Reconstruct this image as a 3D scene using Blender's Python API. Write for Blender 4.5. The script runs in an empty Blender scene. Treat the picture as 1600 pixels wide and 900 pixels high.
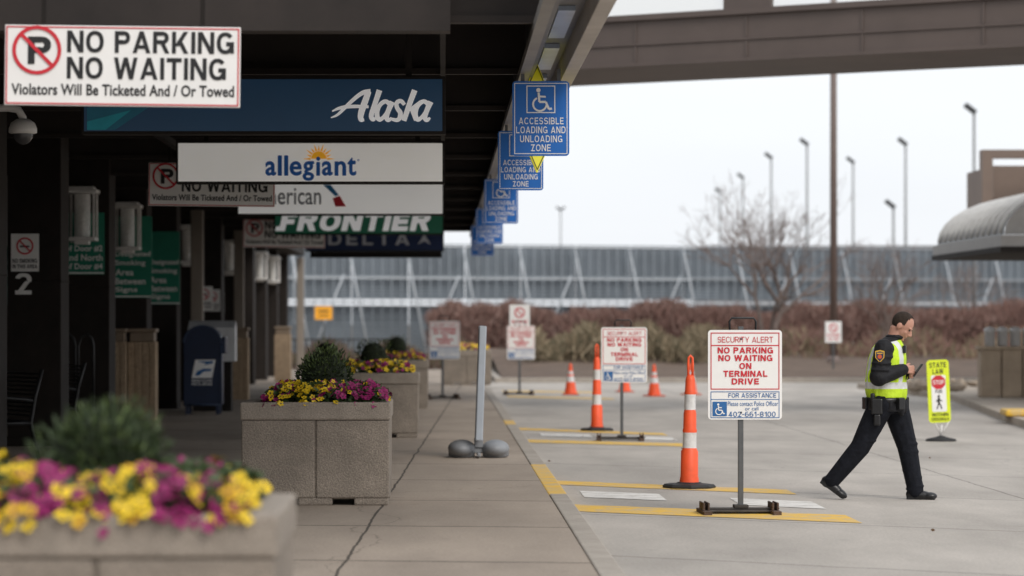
import bpy, math, random
from mathutils import Vector, Matrix
random.seed(7)
scene = bpy.context.scene
scene.view_settings.view_transform = 'Standard'
scene.view_settings.look = 'None'
scene.view_settings.exposure = 0
COL = scene.collection
R = random.uniform

# ------------------------------------------------------------------ materials
MATS = {}
def mat(name, col, rough=0.6, var=0.12, scale=6.0, bump=0.0, metal=0.0, speck=0.0, bscale=None, emit=0.0, spec=0.5):
    if name in MATS: return MATS[name]
    m = bpy.data.materials.new(name); m.use_nodes = True
    nt = m.node_tree; b = nt.nodes['Principled BSDF']
    b.inputs['Roughness'].default_value = rough
    b.inputs['Metallic'].default_value = metal
    b.inputs['Specular IOR Level'].default_value = spec
    tc = nt.nodes.new('ShaderNodeTexCoord')
    n = nt.nodes.new('ShaderNodeTexNoise'); n.inputs['Scale'].default_value = scale; n.inputs['Detail'].default_value = 6
    n.inputs['Roughness'].default_value = 0.65
    nt.links.new(tc.outputs['Object'], n.inputs['Vector'])
    r = nt.nodes.new('ShaderNodeValToRGB')
    r.color_ramp.elements[0].position = 0.3; r.color_ramp.elements[1].position = 0.7
    c = Vector(col[:3])
    lo = c*(1-var); hi = c*(1+var)
    r.color_ramp.elements[0].color = (*[min(1, x) for x in lo], 1)
    r.color_ramp.elements[1].color = (*[min(1, x) for x in hi], 1)
    nt.links.new(n.outputs['Fac'], r.inputs['Fac'])
    out = r.outputs['Color']
    if speck > 0:
        v = nt.nodes.new('ShaderNodeTexNoise'); v.inputs['Scale'].default_value = 90; v.inputs['Detail'].default_value = 3
        nt.links.new(tc.outputs['Object'], v.inputs['Vector'])
        mr = nt.nodes.new('ShaderNodeMapRange'); mr.inputs['From Min'].default_value = 0.35; mr.inputs['From Max'].default_value = 0.65
        mr.inputs['To Min'].default_value = 1-speck; mr.inputs['To Max'].default_value = 1+speck
        nt.links.new(v.outputs['Fac'], mr.inputs['Value'])
        mx = nt.nodes.new('ShaderNodeVectorMath'); mx.operation = 'SCALE'
        nt.links.new(out, mx.inputs[0]); nt.links.new(mr.outputs['Result'], mx.inputs['Scale'])
        out = mx.outputs['Vector']
    nt.links.new(out, b.inputs['Base Color'])
    if emit > 0:   # glow added to brighten sign faces and logos shaded by the canopy
        nt.links.new(out, b.inputs['Emission Color']); b.inputs['Emission Strength'].default_value = emit
    if bump > 0:
        n2 = nt.nodes.new('ShaderNodeTexNoise'); n2.inputs['Scale'].default_value = bscale or scale*6; n2.inputs['Detail'].default_value = 4
        nt.links.new(tc.outputs['Object'], n2.inputs['Vector'])
        bp = nt.nodes.new('ShaderNodeBump'); bp.inputs['Strength'].default_value = bump; bp.inputs['Distance'].default_value = 0.02
        nt.links.new(n2.outputs['Fac'], bp.inputs['Height']); nt.links.new(bp.outputs['Normal'], b.inputs['Normal'])
    MATS[name] = m
    return m

def math_node(nt, op, a, b=None, c=None):
    n = nt.nodes.new('ShaderNodeMath'); n.operation = op
    for i, v in enumerate((a, b, c)):
        if v is None: continue
        if isinstance(v, (int, float)): n.inputs[i].default_value = v
        else: nt.links.new(v, n.inputs[i])
    return n.outputs[0]

def slab_mat(name, col, skew, dper, doff, xlines, xslope, dark=0.35, xper=None, rough=0.85):
    """concrete paving with stains and joints"""
    m = bpy.data.materials.new(name); m.use_nodes = True
    nt = m.node_tree; b = nt.nodes['Principled BSDF']; b.inputs['Roughness'].default_value = rough
    b.inputs['Specular IOR Level'].default_value = 0.3
    g = nt.nodes.new('ShaderNodeNewGeometry')
    nd = nt.nodes.new('ShaderNodeTexNoise'); nd.inputs['Scale'].default_value = 1.3; nd.inputs['Detail'].default_value = 8; nd.inputs['Roughness'].default_value = .7
    nt.links.new(g.outputs['Position'], nd.inputs['Vector'])
    sub = math_node(nt, 'SUBTRACT', nd.outputs['Fac'], 0.5)
    wob = math_node(nt, 'MULTIPLY', sub, 0.08)
    sep = nt.nodes.new('ShaderNodeSeparateXYZ'); nt.links.new(g.outputs['Position'], sep.inputs[0])
    X = math_node(nt, 'ADD', sep.outputs['X'], wob); Y = math_node(nt, 'ADD', sep.outputs['Y'], math_node(nt, 'MULTIPLY', wob, 2.0))
    v = math_node(nt, 'ADD', math_node(nt, 'MULTIPLY', X, skew), math_node(nt, 'ADD', Y, doff))
    pp = math_node(nt, 'PINGPONG', v, dper/2)
    mask = math_node(nt, 'MULTIPLY', math_node(nt, 'LESS_THAN', pp, 0.03), .75)
    xs = math_node(nt, 'SUBTRACT', X, math_node(nt, 'MULTIPLY', sep.outputs['Y'], xslope))
    for xl in xlines:
        d = math_node(nt, 'ABSOLUTE', math_node(nt, 'SUBTRACT', xs, xl))
        mask = math_node(nt, 'MAXIMUM', mask, math_node(nt, 'LESS_THAN', d, 0.010))
    if xper:
        d = math_node(nt, 'PINGPONG', math_node(nt, 'SUBTRACT', X, 1.09), xper/2)
        mask = math_node(nt, 'MAXIMUM', mask, math_node(nt, 'LESS_THAN', d, 0.012))
    vc = nt.nodes.new('ShaderNodeTexVoronoi'); vc.feature = 'DISTANCE_TO_EDGE'; vc.inputs['Scale'].default_value = .12
    wv = nt.nodes.new('ShaderNodeVectorMath'); wv.operation = 'ADD'
    nw = nt.nodes.new('ShaderNodeTexNoise'); nw.inputs['Scale'].default_value = .9; nw.inputs['Detail'].default_value = 6
    nt.links.new(g.outputs['Position'], nw.inputs['Vector'])
    nt.links.new(g.outputs['Position'], wv.inputs[0]); nt.links.new(nw.outputs['Color'], wv.inputs[1])
    nt.links.new(wv.outputs[0], vc.inputs['Vector'])
    crk = math_node(nt, 'MULTIPLY', math_node(nt, 'LESS_THAN', vc.outputs['Distance'], .0008), .4)
    mask = math_node(nt, 'MAXIMUM', mask, crk)
    n1 = nt.nodes.new('ShaderNodeTexNoise'); n1.inputs['Scale'].default_value = 0.45; n1.inputs['Detail'].default_value = 9; n1.inputs['Roughness'].default_value = .62
    mp = nt.nodes.new('ShaderNodeMapping'); mp.inputs['Scale'].default_value = (1.6, 0.55, 1)
    nt.links.new(g.outputs['Position'], mp.inputs['Vector']); nt.links.new(mp.outputs[0], n1.inputs['Vector'])
    r = nt.nodes.new('ShaderNodeValToRGB'); r.color_ramp.elements[0].position = .34; r.color_ramp.elements[1].position = .66
    c = Vector(col)
    r.color_ramp.elements[0].color = (*(c*.78), 1); r.color_ramp.elements[1].color = (*(c*1.12), 1)
    nt.links.new(n1.outputs['Fac'], r.inputs['Fac'])
    n3 = nt.nodes.new('ShaderNodeTexNoise'); n3.inputs['Scale'].default_value = 40; n3.inputs['Detail'].default_value = 3
    nt.links.new(g.outputs['Position'], n3.inputs['Vector'])
    mr = nt.nodes.new('ShaderNodeMapRange'); mr.inputs['From Min'].default_value = .3; mr.inputs['From Max'].default_value = .7
    mr.inputs['To Min'].default_value = .88; mr.inputs['To Max'].default_value = 1.1
    nt.links.new(n3.outputs['Fac'], mr.inputs['Value'])
    vo = nt.nodes.new('ShaderNodeTexVoronoi'); vo.inputs['Scale'].default_value = 1.7
    nt.links.new(g.outputs['Position'], vo.inputs['Vector'])
    sp = nt.nodes.new('ShaderNodeMapRange'); sp.inputs['From Min'].default_value = .04; sp.inputs['From Max'].default_value = .10
    sp.inputs['To Min'].default_value = .86; sp.inputs['To Max'].default_value = 1
    nt.links.new(vo.outputs['Distance'], sp.inputs['Value'])
    k = math_node(nt, 'MULTIPLY', mr.outputs[0], sp.outputs[0])
    wn = nt.nodes.new('ShaderNodeTexWhiteNoise'); wn.noise_dimensions = '1D'
    nt.links.new(math_node(nt, 'FLOOR', math_node(nt, 'ADD', math_node(nt, 'DIVIDE', v, dper), 0.0)), wn.inputs['W'])
    k = math_node(nt, 'MULTIPLY', k, math_node(nt, 'ADD', math_node(nt, 'MULTIPLY', wn.outputs['Value'], .12), .94))
    k = math_node(nt, 'MULTIPLY', k, math_node(nt, 'SUBTRACT', 1.0, math_node(nt, 'MULTIPLY', mask, 1-dark)))
    sc = nt.nodes.new('ShaderNodeVectorMath'); sc.operation = 'SCALE'
    nt.links.new(r.outputs[0], sc.inputs[0]); nt.links.new(k, sc.inputs['Scale'])
    nt.links.new(sc.outputs[0], b.inputs['Base Color'])
    bp = nt.nodes.new('ShaderNodeBump'); bp.inputs['Strength'].default_value = .25; bp.inputs['Distance'].default_value = .01
    nt.links.new(n3.outputs['Fac'], bp.inputs['Height']); nt.links.new(bp.outputs['Normal'], b.inputs['Normal'])
    return m

def paint_mat(name, col, under=(.40, .37, .335), wear=.45):
    m = bpy.data.materials.new(name); m.use_nodes = True
    nt = m.node_tree; b = nt.nodes['Principled BSDF']; b.inputs['Roughness'].default_value = .75
    g = nt.nodes.new('ShaderNodeNewGeometry')
    n = nt.nodes.new('ShaderNodeTexNoise'); n.inputs['Scale'].default_value = 5; n.inputs['Detail'].default_value = 10; n.inputs['Roughness'].default_value = .75
    nt.links.new(g.outputs['Position'], n.inputs['Vector'])
    r = nt.nodes.new('ShaderNodeValToRGB'); r.color_ramp.elements[0].position = wear-.06; r.color_ramp.elements[1].position = wear+.10
    r.color_ramp.elements[0].color = (*(Vector(under)*.7+Vector(col)*.3), 1); r.color_ramp.elements[1].color = (*col, 1)
    nt.links.new(n.outputs['Fac'], r.inputs['Fac']); nt.links.new(r.outputs[0], b.inputs['Base Color'])
    MATS[name] = m
    return m

CONC = mat('aggregate_concrete', (.235, .20, .165), .9, .22, 3, .5, speck=.25, bscale=60)
CONC2 = mat('rim_concrete', (.265, .228, .19), .9, .18, 4, .4, speck=.2, bscale=60)
SOIL = mat('soil', (.03, .02, .015), 1, .3, 20)
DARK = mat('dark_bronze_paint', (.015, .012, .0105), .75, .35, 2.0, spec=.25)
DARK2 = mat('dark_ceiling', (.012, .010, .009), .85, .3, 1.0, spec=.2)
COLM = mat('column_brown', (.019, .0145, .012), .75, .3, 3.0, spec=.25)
TAUPE = mat('girder_taupe', (.098, .074, .064), .6, .14, .8)
WHITE = mat('sign_white', (.84, .83, .81), .45, .04, 3)
RED = mat('sign_red', (.58, .015, .03), .45, .05, 8)
BLACK = mat('sign_black', (.010, .010, .011), .5, .05, 8)
BLUE = mat('sign_blue', (.006, .135, .50), .4, .06, 3)
BLUET = mat('sign_text_blue', (.015, .12, .34), .45, .05, 8)
RUBBER = mat('black_rubber', (.018, .018, .019), .7, .2, 10)
STEEL = mat('galvanised_steel', (.10, .105, .11), .5, .15, 12, metal=.3)
GREYP = mat('grey_metal', (.72, .70, .67), .45, .1, 6)
ORANGE = mat('safety_orange', (.88, .105, .03), .5, .12, 7)
BANDW = mat('reflective_band', (.66, .65, .64), .35, .15, 20)
GREEN = mat('sign_green', (.010, .19, .12), .5, .1, 4)

# ------------------------------------------------------------------ grotesque capital glyphs built from bars, diagonals and arcs
def glyph(ch, t):
    E = []
    def RC(x0, x1, z0, z1): E.append([(x0, z0), (x1, z0), (x1, z1), (x0, z1)])
    def V(x, z0=0, z1=1): RC(x, x+t, z0, z1)
    def H(z, x0, x1): RC(x0, x1, z, z+t)
    def DI(xa, za, xb, zb):
        hw = t*.5*math.sqrt(1+((xb-xa)/(zb-za))**2)*.97
        E.append([(xa-hw, za), (xa+hw, za), (xb+hw, zb), (xb-hw, zb)])
    def AR(cx, cz, rx, rz, a0, a1, e=.88):
        n = max(6, int(abs(a1-a0)/15)); o = []; i_ = []
        for k in range(n+1):
            a = math.radians(a0+(a1-a0)*k/n); c, s = math.cos(a), math.sin(a)
            c = math.copysign(abs(c)**e, c); s = math.copysign(abs(s)**e, s)
            o.append((cx+rx*c, cz+rz*s)); i_.append((cx+(rx-t)*c, cz+(rz-t*.92)*s))
        for k in range(n): E.append([i_[k], o[k], o[k+1], i_[k+1]])
    m = .5-t/2; q = .25+t/4
    if ch == 'A': w = .88; DI(t*.55, 0, w/2, 1); DI(w-t*.55, 0, w/2, 1); RC(.2, w-.2, .2, .2+t*.85)
    elif ch == 'B': w = .76; V(0); H(0, t, .42); H(1-t, t, .40); H(m, t, .40); AR(.40, q, .36, q, -90, 90); AR(.38, 1-q, .34, q, -90, 90)
    elif ch == 'C': w = .80; AR(.42, .5, .42, .5, 38, 322)
    elif ch == 'D': w = .80; V(0); H(0, t, .38); H(1-t, t, .38); AR(.38, .5, .42, .5, -90, 90)
    elif ch == 'E': w = .68; V(0); H(0, t, w); H(1-t, t, w*.97); H(m, t, w*.92)
    elif ch == 'F': w = .64; V(0); H(1-t, t, w); H(m, t, w*.88)
    elif ch == 'G': w = .84; AR(.42, .5, .42, .5, 38, 340); H(.36, .46, w); RC(w-t*.9, w, .03, .36)
    elif ch == 'H': w = .78; V(0); V(w-t); H(m, t, w-t)
    elif ch == 'I': w = t; V(0)
    elif ch == 'K': w = .82; V(0); DI(t+.04, .34, w-t*.75, 1); DI(w-t*.65, 0, .36, .60)
    elif ch == 'L': w = .64; V(0); H(0, t, w)
    elif ch == 'M': w = .94; V(0); V(w-t); DI(w/2, 0, t*.55, 1); DI(w/2, 0, w-t*.55, 1)
    elif ch == 'N': w = .80; V(0); V(w-t); DI(w-t*.6, 0, t*.6, 1)
    elif ch == 'O': w = .86; AR(.43, .5, .43, .5, 0, 360)
    elif ch == 'P': w = .74; V(0); H(1-t, t, .42); H(.40, t, .42); AR(.42, .70, .32, .30, -90, 90)
    elif ch == 'R': w = .80; V(0); H(1-t, t, .42); H(.42, t, .42); AR(.42, .71, .34, .29, -90, 90); DI(w-t*.55, 0, .46, .46)
    elif ch == 'S': w = .74; AR(.37, 1-q, .35, q, 15, 270); AR(.37, q, .37, q, -165, 90)
    elif ch == 'T': w = .74; H(1-t, 0, w); RC(w/2-t/2, w/2+t/2, 0, 1-t)
    elif ch == 'U': w = .78; RC(0, t, .36, 1); RC(w-t, w, .36, 1); AR(.39, .36, .39, .36, 180, 360)
    elif ch == 'V': w = .84; DI(w/2, 0, t*.55, 1); DI(w/2, 0, w-t*.55, 1)
    elif ch == 'W': w = 1.18; DI(w*.27, 0, t*.55, 1); DI(w*.27, 0, w/2, 1); DI(w*.73, 0, w/2, 1); DI(w*.73, 0, w-t*.55, 1)
    elif ch == 'Y': w = .82; DI(w/2, .36, t*.55, 1); DI(w/2, .36, w-t*.55, 1); RC(w/2-t/2, w/2+t/2, 0, .42)
    elif ch == 'Z': w = .72; H(0, 0, w); H(1-t, 0, w); DI(.14, 0, w-.14, 1)
    elif ch == '0': w = .64; AR(.32, .5, .32, .5, 0, 360)
    elif ch == '1': w = .40; RC(w-t, w, 0, 1); DI(.08, .70, w-t*.6, 1)
    elif ch == '2': w = .66; AR(.33, .70, .33, .30, -20, 170); DI(.16, t*.5, .50, .62); H(0, 0, w)
    elif ch == '4': w = .70; RC(w-.16-t, w-.16, 0, 1); H(.2, 0, w); DI(.12, .24, w-.2-t*.5, 1)
    elif ch == '6': w = .66; AR(.33, .31, .33, .31, 0, 360); AR(.36, .5, .36, .5, 60, 190)
    elif ch == '8': w = .66; AR(.33, q, .33, q, 0, 360); AR(.33, 1-q, .31, q, 0, 360)
    elif ch == '-': w = .34; H(.38, 0, w)
    else: w = .30
    return w, E

# ------------------------------------------------------------------ mesh builder
class MB:
    def __init__(s): s.v = []; s.f = []; s.m = []; s.sm = []
    def add(s, vs, fs, mi=0, smooth=False):
        o = len(s.v); s.v += [tuple(v) for v in vs]
        for f in fs: s.f.append(tuple(i+o for i in f)); s.m.append(mi); s.sm.append(smooth)
    def box(s, x0, x1, y0, y1, z0, z1, mi=0, M=None):
        vs = [Vector((x, y, z)) for z in (z0, z1) for y in (y0, y1) for x in (x0, x1)]
        if M: vs = [M @ v for v in vs]
        s.add(vs, [(0, 2, 3, 1), (4, 5, 7, 6), (0, 1, 5, 4), (2, 6, 7, 3), (0, 4, 6, 2), (1, 3, 7, 5)], mi)
    def tube(s, pts, rad, n=8, mi=0, cap=True, smooth=True):
        pts = [Vector(p) for p in pts]
        if isinstance(rad, (int, float)): rad = [rad]*len(pts)
        vs = []; fs = []
        up = None
        for i, p in enumerate(pts):
            d = (pts[min(i+1, len(pts)-1)]-pts[max(i-1, 0)])
            if d.length < 1e-9: d = Vector((0, 0, 1))
            d.normalize()
            if up is None:
                up = Vector((0, 0, 1)) if abs(d.z) < .9 else Vector((0, 1, 0))
            a = d.cross(up)
            if a.length < 1e-4: a = d.cross(Vector((1, 0, 0)))
            a.normalize(); b = d.cross(a).normalized(); up = -b if b.dot(up) < 0 else b
            for k in range(n):
                t = 2*math.pi*k/n
                vs.append(p+a*math.cos(t)*rad[i]+up*math.sin(t)*rad[i])
        for i in range(len(pts)-1):
            for k in range(n):
                fs.append((i*n+k, i*n+(k+1) % n, (i+1)*n+(k+1) % n, (i+1)*n+k))
        if cap:
            fs.append(tuple(range(n-1, -1, -1))); fs.append(tuple((len(pts)-1)*n+k for k in range(n)))
        s.add(vs, fs, mi, smooth)
    def ball(s, c, r, mi=0, n=12, m=8, keep=None, M=None):
        if isinstance(r, (int, float)): r = (r, r, r)
        vs = []; fs = []
        for i in range(m+1):
            th = math.pi*i/m
            for k in range(n):
                ph = 2*math.pi*k/n
                vs.append(Vector((c[0]+r[0]*math.sin(th)*math.cos(ph), c[1]+r[1]*math.sin(th)*math.sin(ph), c[2]+r[2]*math.cos(th))))
        for i in range(m):
            for k in range(n):
                q = (i*n+k, (i+1)*n+k, (i+1)*n+(k+1) % n, i*n+(k+1) % n)
                if keep:
                    ce = sum((vs[j] for j in q), Vector())/4
                    if not keep(ce): continue
                fs.append(q)
        if M: vs = [M @ v for v in vs]
        s.add(vs, fs, mi, True)
    def lathe(s, prof, c=(0, 0, 0), n=20, mi=0, smooth=True, mis=None):
        vs = []
        for r, z in prof:
            for k in range(n):
                t = 2*math.pi*k/n
                vs.append((c[0]+r*math.cos(t), c[1]+r*math.sin(t), c[2]+z))
        o = len(s.v); s.v += vs
        for i in range(len(prof)-1):
            for k in range(n):
                s.f.append((o+i*n+k, o+i*n+(k+1) % n, o+(i+1)*n+(k+1) % n, o+(i+1)*n+k))
                s.m.append(mis[i] if mis else mi); s.sm.append(smooth)
    def loft(s, rings, n=16, mi=0, cap=True):
        vs = []; fs = []
        for cx, cy, cz, rx, ry in rings:
            for k in range(n):
                t = 2*math.pi*k/n
                vs.append((cx+rx*math.cos(t), cy+ry*math.sin(t), cz))
        for i in range(len(rings)-1):
            for k in range(n):
                fs.append((i*n+k, i*n+(k+1) % n, (i+1)*n+(k+1) % n, (i+1)*n+k))
        if cap:
            fs.append(tuple(range(n-1, -1, -1))); fs.append(tuple((len(rings)-1)*n+k for k in range(n)))
        s.add(vs, fs, mi, True)
    def cap(s, p0, p1, r0, r1, mi=0, n=10):
        s.tube([p0, p1], [r0, r1], n, mi); s.ball(p0, r0, mi, n, 6); s.ball(p1, r1, mi, n, 6)
    def rect(s, x0, x1, z0, z1, y, mi=0):
        s.add([(x0, y, z0), (x1, y, z0), (x1, y, z1), (x0, y, z1)], [(0, 1, 2, 3)], mi)
    def rrect(s, x0, x1, z0, z1, y, r, mi=0, n=5):
        pts = []
        for cx, cz, a in ((x1-r, z1-r, 0), (x0+r, z1-r, 90), (x0+r, z0+r, 180), (x1-r, z0+r, 270)):
            for k in range(n+1):
                t = math.radians(a+90*k/n); pts.append((cx+r*math.cos(t), y, cz+r*math.sin(t)))
        s.add(pts, [tuple(range(len(pts)))], mi)
    def frame(s, x0, x1, z0, z1, y, w, mi=0):
        s.rect(x0, x1, z1-w, z1, y, mi); s.rect(x0, x1, z0, z0+w, y, mi)
        s.rect(x0, x0+w, z0+w, z1-w, y, mi); s.rect(x1-w, x1, z0+w, z1-w, y, mi)
    def poly(s, pts, y, mi=0):
        s.add([(p[0], y, p[1]) for p in pts], [tuple(range(len(pts)))], mi)
    def disc(s, cx, cz, r, y, mi=0, n=24):
        s.add([(cx+r*math.cos(2*math.pi*k/n), y, cz+r*math.sin(2*math.pi*k/n)) for k in range(n)], [tuple(range(n))], mi)
    def ring(s, cx, cz, r0, r1, y, a0=0, a1=360, mi=0, n=28):
        vs = []
        for k in range(n+1):
            t = math.radians(a0+(a1-a0)*k/n)
            vs += [(cx+r0*math.cos(t), y, cz+r0*math.sin(t)), (cx+r1*math.cos(t), y, cz+r1*math.sin(t))]
        s.add(vs, [(2*k, 2*k+1, 2*k+3, 2*k+2) for k in range(n)], mi)
    def stroke(s, pts, w, y, mi=0):
        for i in range(len(pts)-1):
            a = Vector(pts[i]); b = Vector(pts[i+1]); d = (b-a).normalized(); nn = Vector((-d.y, d.x))*w/2
            q = [a-nn, b-nn, b+nn, a+nn]
            s.add([(p.x, y-.0003*(i % 2), p.y) for p in q], [(0, 1, 2, 3)], mi)
    def brush(s, pts, ws, y, mi=0):
        P_ = [Vector(p) for p in pts]
        W_ = list(ws) if isinstance(ws, (list, tuple)) else [ws]*len(P_)
        for _ in range(3):
            q = [P_[0]]; w2 = [W_[0]]
            for i in range(len(P_)-1):
                q += [P_[i].lerp(P_[i+1], .25), P_[i].lerp(P_[i+1], .75)]; w2 += [W_[i]*.75+W_[i+1]*.25, W_[i]*.25+W_[i+1]*.75]
            q.append(P_[-1]); w2.append(W_[-1]); P_, W_ = q, w2
        vs = []
        for i, p in enumerate(P_):
            d = (P_[min(i+1, len(P_)-1)]-P_[max(0, i-1)]).normalized(); nn = Vector((-d.y, d.x))*W_[i]/2
            vs += [(p.x-nn.x, y, p.y-nn.y), (p.x+nn.x, y, p.y+nn.y)]
        s.add(vs, [(2*i, 2*i+1, 2*i+3, 2*i+2) for i in range(len(P_)-1)], mi)
    def text(s, t, x0, x1, z0, z1, y, mi=0, bold=.02, shear=0):
        vs, fs = text_geo(t, bold, shear)
        ax = min(v[0] for v in vs); bx = max(v[0] for v in vs); az = min(v[1] for v in vs); bz = max(v[1] for v in vs)
        s.add([(x0+(v[0]-ax)/(bx-ax)*(x1-x0), y, z0+(v[1]-az)/(bz-az)*(z1-z0)) for v in vs], fs, mi)
    def caps(s, t, x0, x1, z0, z1, y, mi=0, wt=.2, shear=0, gap=.13):
        """capitals in a plain heavy grotesque fitted to the box"""
        items = []; x = 0
        for ch in t:
            w, E = glyph(ch, wt); items.append((x, E)); x += w+gap
        tot = x-gap; kx = (x1-x0-shear*(z1-z0))/tot; kz = z1-z0; j = 0
        for ox, E in items:
            for e in E:
                s.add([(x0+(ox+p[0])*kx+p[1]*kz*shear, y-.00025*(j % 5), z0+p[1]*kz) for p in e], [tuple(range(len(e)))], mi); j += 1
    def mesh(s, name, mats):
        me = bpy.data.meshes.new(name); me.from_pydata(s.v, [], s.f)
        for m in mats: me.materials.append(m)
        me.polygons.foreach_set('material_index', s.m); me.polygons.foreach_set('use_smooth', s.sm)
        me.update(); return me
    def obj(s, name, mats, parent=None, loc=None, bevel=0, rotz=0, label=None):
        if not isinstance(mats, (list, tuple)): mats = [mats]
        o = bpy.data.objects.new(name, s.mesh(name, mats)); COL.objects.link(o)
        if parent: o.parent = parent
        if loc: o.location = loc
        if rotz: o.rotation_euler[2] = rotz
        if label: o['label'] = label
        if bevel:
            b = o.modifiers.new('b', 'BEVEL'); b.width = bevel; b.segments = 2; b.limit_method = 'ANGLE'; b.angle_limit = .9
        return o

TG = {}
def text_geo(t, bold, shear):
    k = (t, bold, shear)
    if k in TG: return TG[k]
    cu = bpy.data.curves.new('t', 'FONT'); cu.body = t; cu.offset = bold; cu.shear = shear; cu.resolution_u = 4
    cu.space_character = 1+bold*1.2
    ob = bpy.data.objects.new('t', cu); COL.objects.link(ob)
    dg = bpy.context.evaluated_depsgraph_get(); dg.update()
    me = bpy.data.meshes.new_from_object(ob.evaluated_get(dg))
    r = ([tuple(v.co) for v in me.vertices], [tuple(p.vertices) for p in me.polygons])
    bpy.data.objects.remove(ob); bpy.data.curves.remove(cu); bpy.data.meshes.remove(me)
    TG[k] = r; return r

def root(name, loc, label, cat, group=None, rotz=0):
    o = bpy.data.objects.new(name, None); COL.objects.link(o); o.location = loc; o.rotation_euler[2] = rotz
    o.empty_display_size = .2
    o['label'] = label; o['category'] = cat
    if group: o['group'] = group
    return o
def tag(o, label, cat, group=None):
    o['label'] = label; o['category'] = cat
    if group: o['group'] = group
    return o
def dup(r, loc, rotz=None, label=None, scale=None):
    def cp(o, par):
        n = o.copy(); COL.objects.link(n)
        if par: n.parent = par
        for c in o.children: cp(c, n)
        return n
    n = cp(r, None); n.location = loc
    if rotz is not None: n.rotation_euler[2] = rotz
    if label: n['label'] = label
    if scale: n.scale = scale
    return n
def structure(o): o['kind'] = 'structure'; return o

K = 4444.0
SW = 0.10    # sidewalk height

# ------------------------------------------------------------------ world / light / camera
w = bpy.data.worlds.new('World'); scene.world = w; w.use_nodes = True
nt = w.node_tree; bg = nt.nodes['Background']
sky = nt.nodes.new('ShaderNodeTexSky'); sky.sky_type = 'NISHITA'; sky.sun_disc = False
sky.sun_elevation = math.radians(40); sky.sun_rotation = math.radians(150); sky.dust_density = 4; sky.air_density = 1
vm = nt.nodes.new('ShaderNodeVectorMath'); vm.operation = 'SCALE'; vm.inputs['Scale'].default_value = .018
nt.links.new(sky.outputs[0], vm.inputs[0])
tcw = nt.nodes.new('ShaderNodeTexCoord'); nz = nt.nodes.new('ShaderNodeTexNoise'); nz.inputs['Scale'].default_value = 2.2; nz.inputs['Detail'].default_value = 4
mpw = nt.nodes.new('ShaderNodeMapping'); mpw.inputs['Scale'].default_value = (1, 1, 5)
nt.links.new(tcw.outputs['Generated'], mpw.inputs[0]); nt.links.new(mpw.outputs[0], nz.inputs['Vector'])
rr = nt.nodes.new('ShaderNodeValToRGB'); rr.color_ramp.elements[0].position = .3; rr.color_ramp.elements[1].position = .7
rr.color_ramp.elements[0].color = (.74, .765, .80, 1); rr.color_ramp.elements[1].color = (.83, .85, .875, 1)
nt.links.new(nz.outputs['Fac'], rr.inputs[0])
va = nt.nodes.new('ShaderNodeVectorMath'); va.operation = 'ADD'
nt.links.new(rr.outputs[0], va.inputs[0]); nt.links.new(vm.outputs[0], va.inputs[1])
nt.links.new(va.outputs[0], bg.inputs['Color']); bg.inputs['Strength'].default_value = 1.18

sd = bpy.data.lights.new('sun', 'SUN'); sd.energy = 1.5; sd.angle = math.radians(24); sd.color = (1, .955, .90)
so = bpy.data.objects.new('sun', sd); COL.objects.link(so)
el = math.radians(40); az = math.radians(150)
dirv = Vector((math.sin(az)*math.cos(el), math.cos(az)*math.cos(el), math.sin(el)))
so.rotation_euler = dirv.to_track_quat('Z', 'Y').to_euler()

cam = bpy.data.cameras.new('camera'); co = bpy.data.objects.new('camera', cam); COL.objects.link(co)
co.location = (0, 0, 1.6); co.rotation_euler = (math.pi/2, 0, 0)
cam.sensor_width = 36; cam.lens = 36*K/1600; cam.shift_x = 108/1600; cam.shift_y = 55/1600
cam.clip_start = .1; cam.clip_end = 5000
cam.dof.use_dof = True; cam.dof.focus_distance = 24.2; cam.dof.aperture_fstop = 1.9
scene.camera = co

# ------------------------------------------------------------------ ground, road, sidewalk
b = MB(); b.add([(-1500, -200, -.02), (1500, -200, -.02), (1500, 3000, -.02), (-1500, 3000, -.02)], [(0, 1, 2, 3)])
structure(b.obj('ground', mat('dry_ground', (.16, .13, .10), .95, .25, .3)))
ROADM = slab_mat('road_concrete', (.425, .39, .35), .62, 4.3, 1.2, [], 0, .5, xper=4.2)
b = MB(); b.add([(1.09, -10, 0), (60, -10, 0), (60, 78, 0), (1.09, 78, 0)], [(0, 1, 2, 3)])
structure(b.obj('road', ROADM))
b = MB(); b.add([(-30, 90, 0.0), (1.09, 90, 0), (1.09, 78, 0), (60, 78, 0), (60, 100, 0), (-30, 100, 0)], [(0, 1, 2, 3, 4, 5)])
SWM = slab_mat('sidewalk_concrete', (.345, .288, .235), .12, 3.1, .7, [-.98], .0205, .25)
b = MB(); b.box(-30, .925, -10, 92, -.05, SW)
structure(b.obj('sidewalk', SWM))
b = MB(); b.box(.935, 1.095, -10, 25, -.05, SW); b.box(.935, 1.095, 30.2, 42.2, -.05, SW); b.box(.935, 1.095, 44, 92, -.05, SW)
structure(b.obj('kerb', mat('kerb_concrete', (.36, .32, .275), .9, .15, 3, .3, speck=.1), bevel=.012))
YP = paint_mat('yellow_paint', (.74, .45, .05)); WP = paint_mat('white_paint', (.72, .70, .66))
b = MB(); b.box(.925, 1.093, 25.004, 30.196, -.05, SW+.002); b.box(.925, 1.093, 42.204, 43.996, -.05, SW+.002)
structure(b.obj('painted_kerb', YP, bevel=.012))
def strip(mb, x0, d0, x1, d1, wid, z=.004, mi=0):
    mb.add([(x0, d0-wid/2, z), (x1, d1-wid/2, z), (x1, d1+wid/2, z), (x0, d0+wid/2, z)], [(0, 1, 2, 3)], mi)
b = MB()
strip(b, 1.15, 28.5, 3.3, 26.9, .75, mi=0)
strip(b, 1.15, 24.6, 3.35, 23.2, .95, mi=0)
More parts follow.
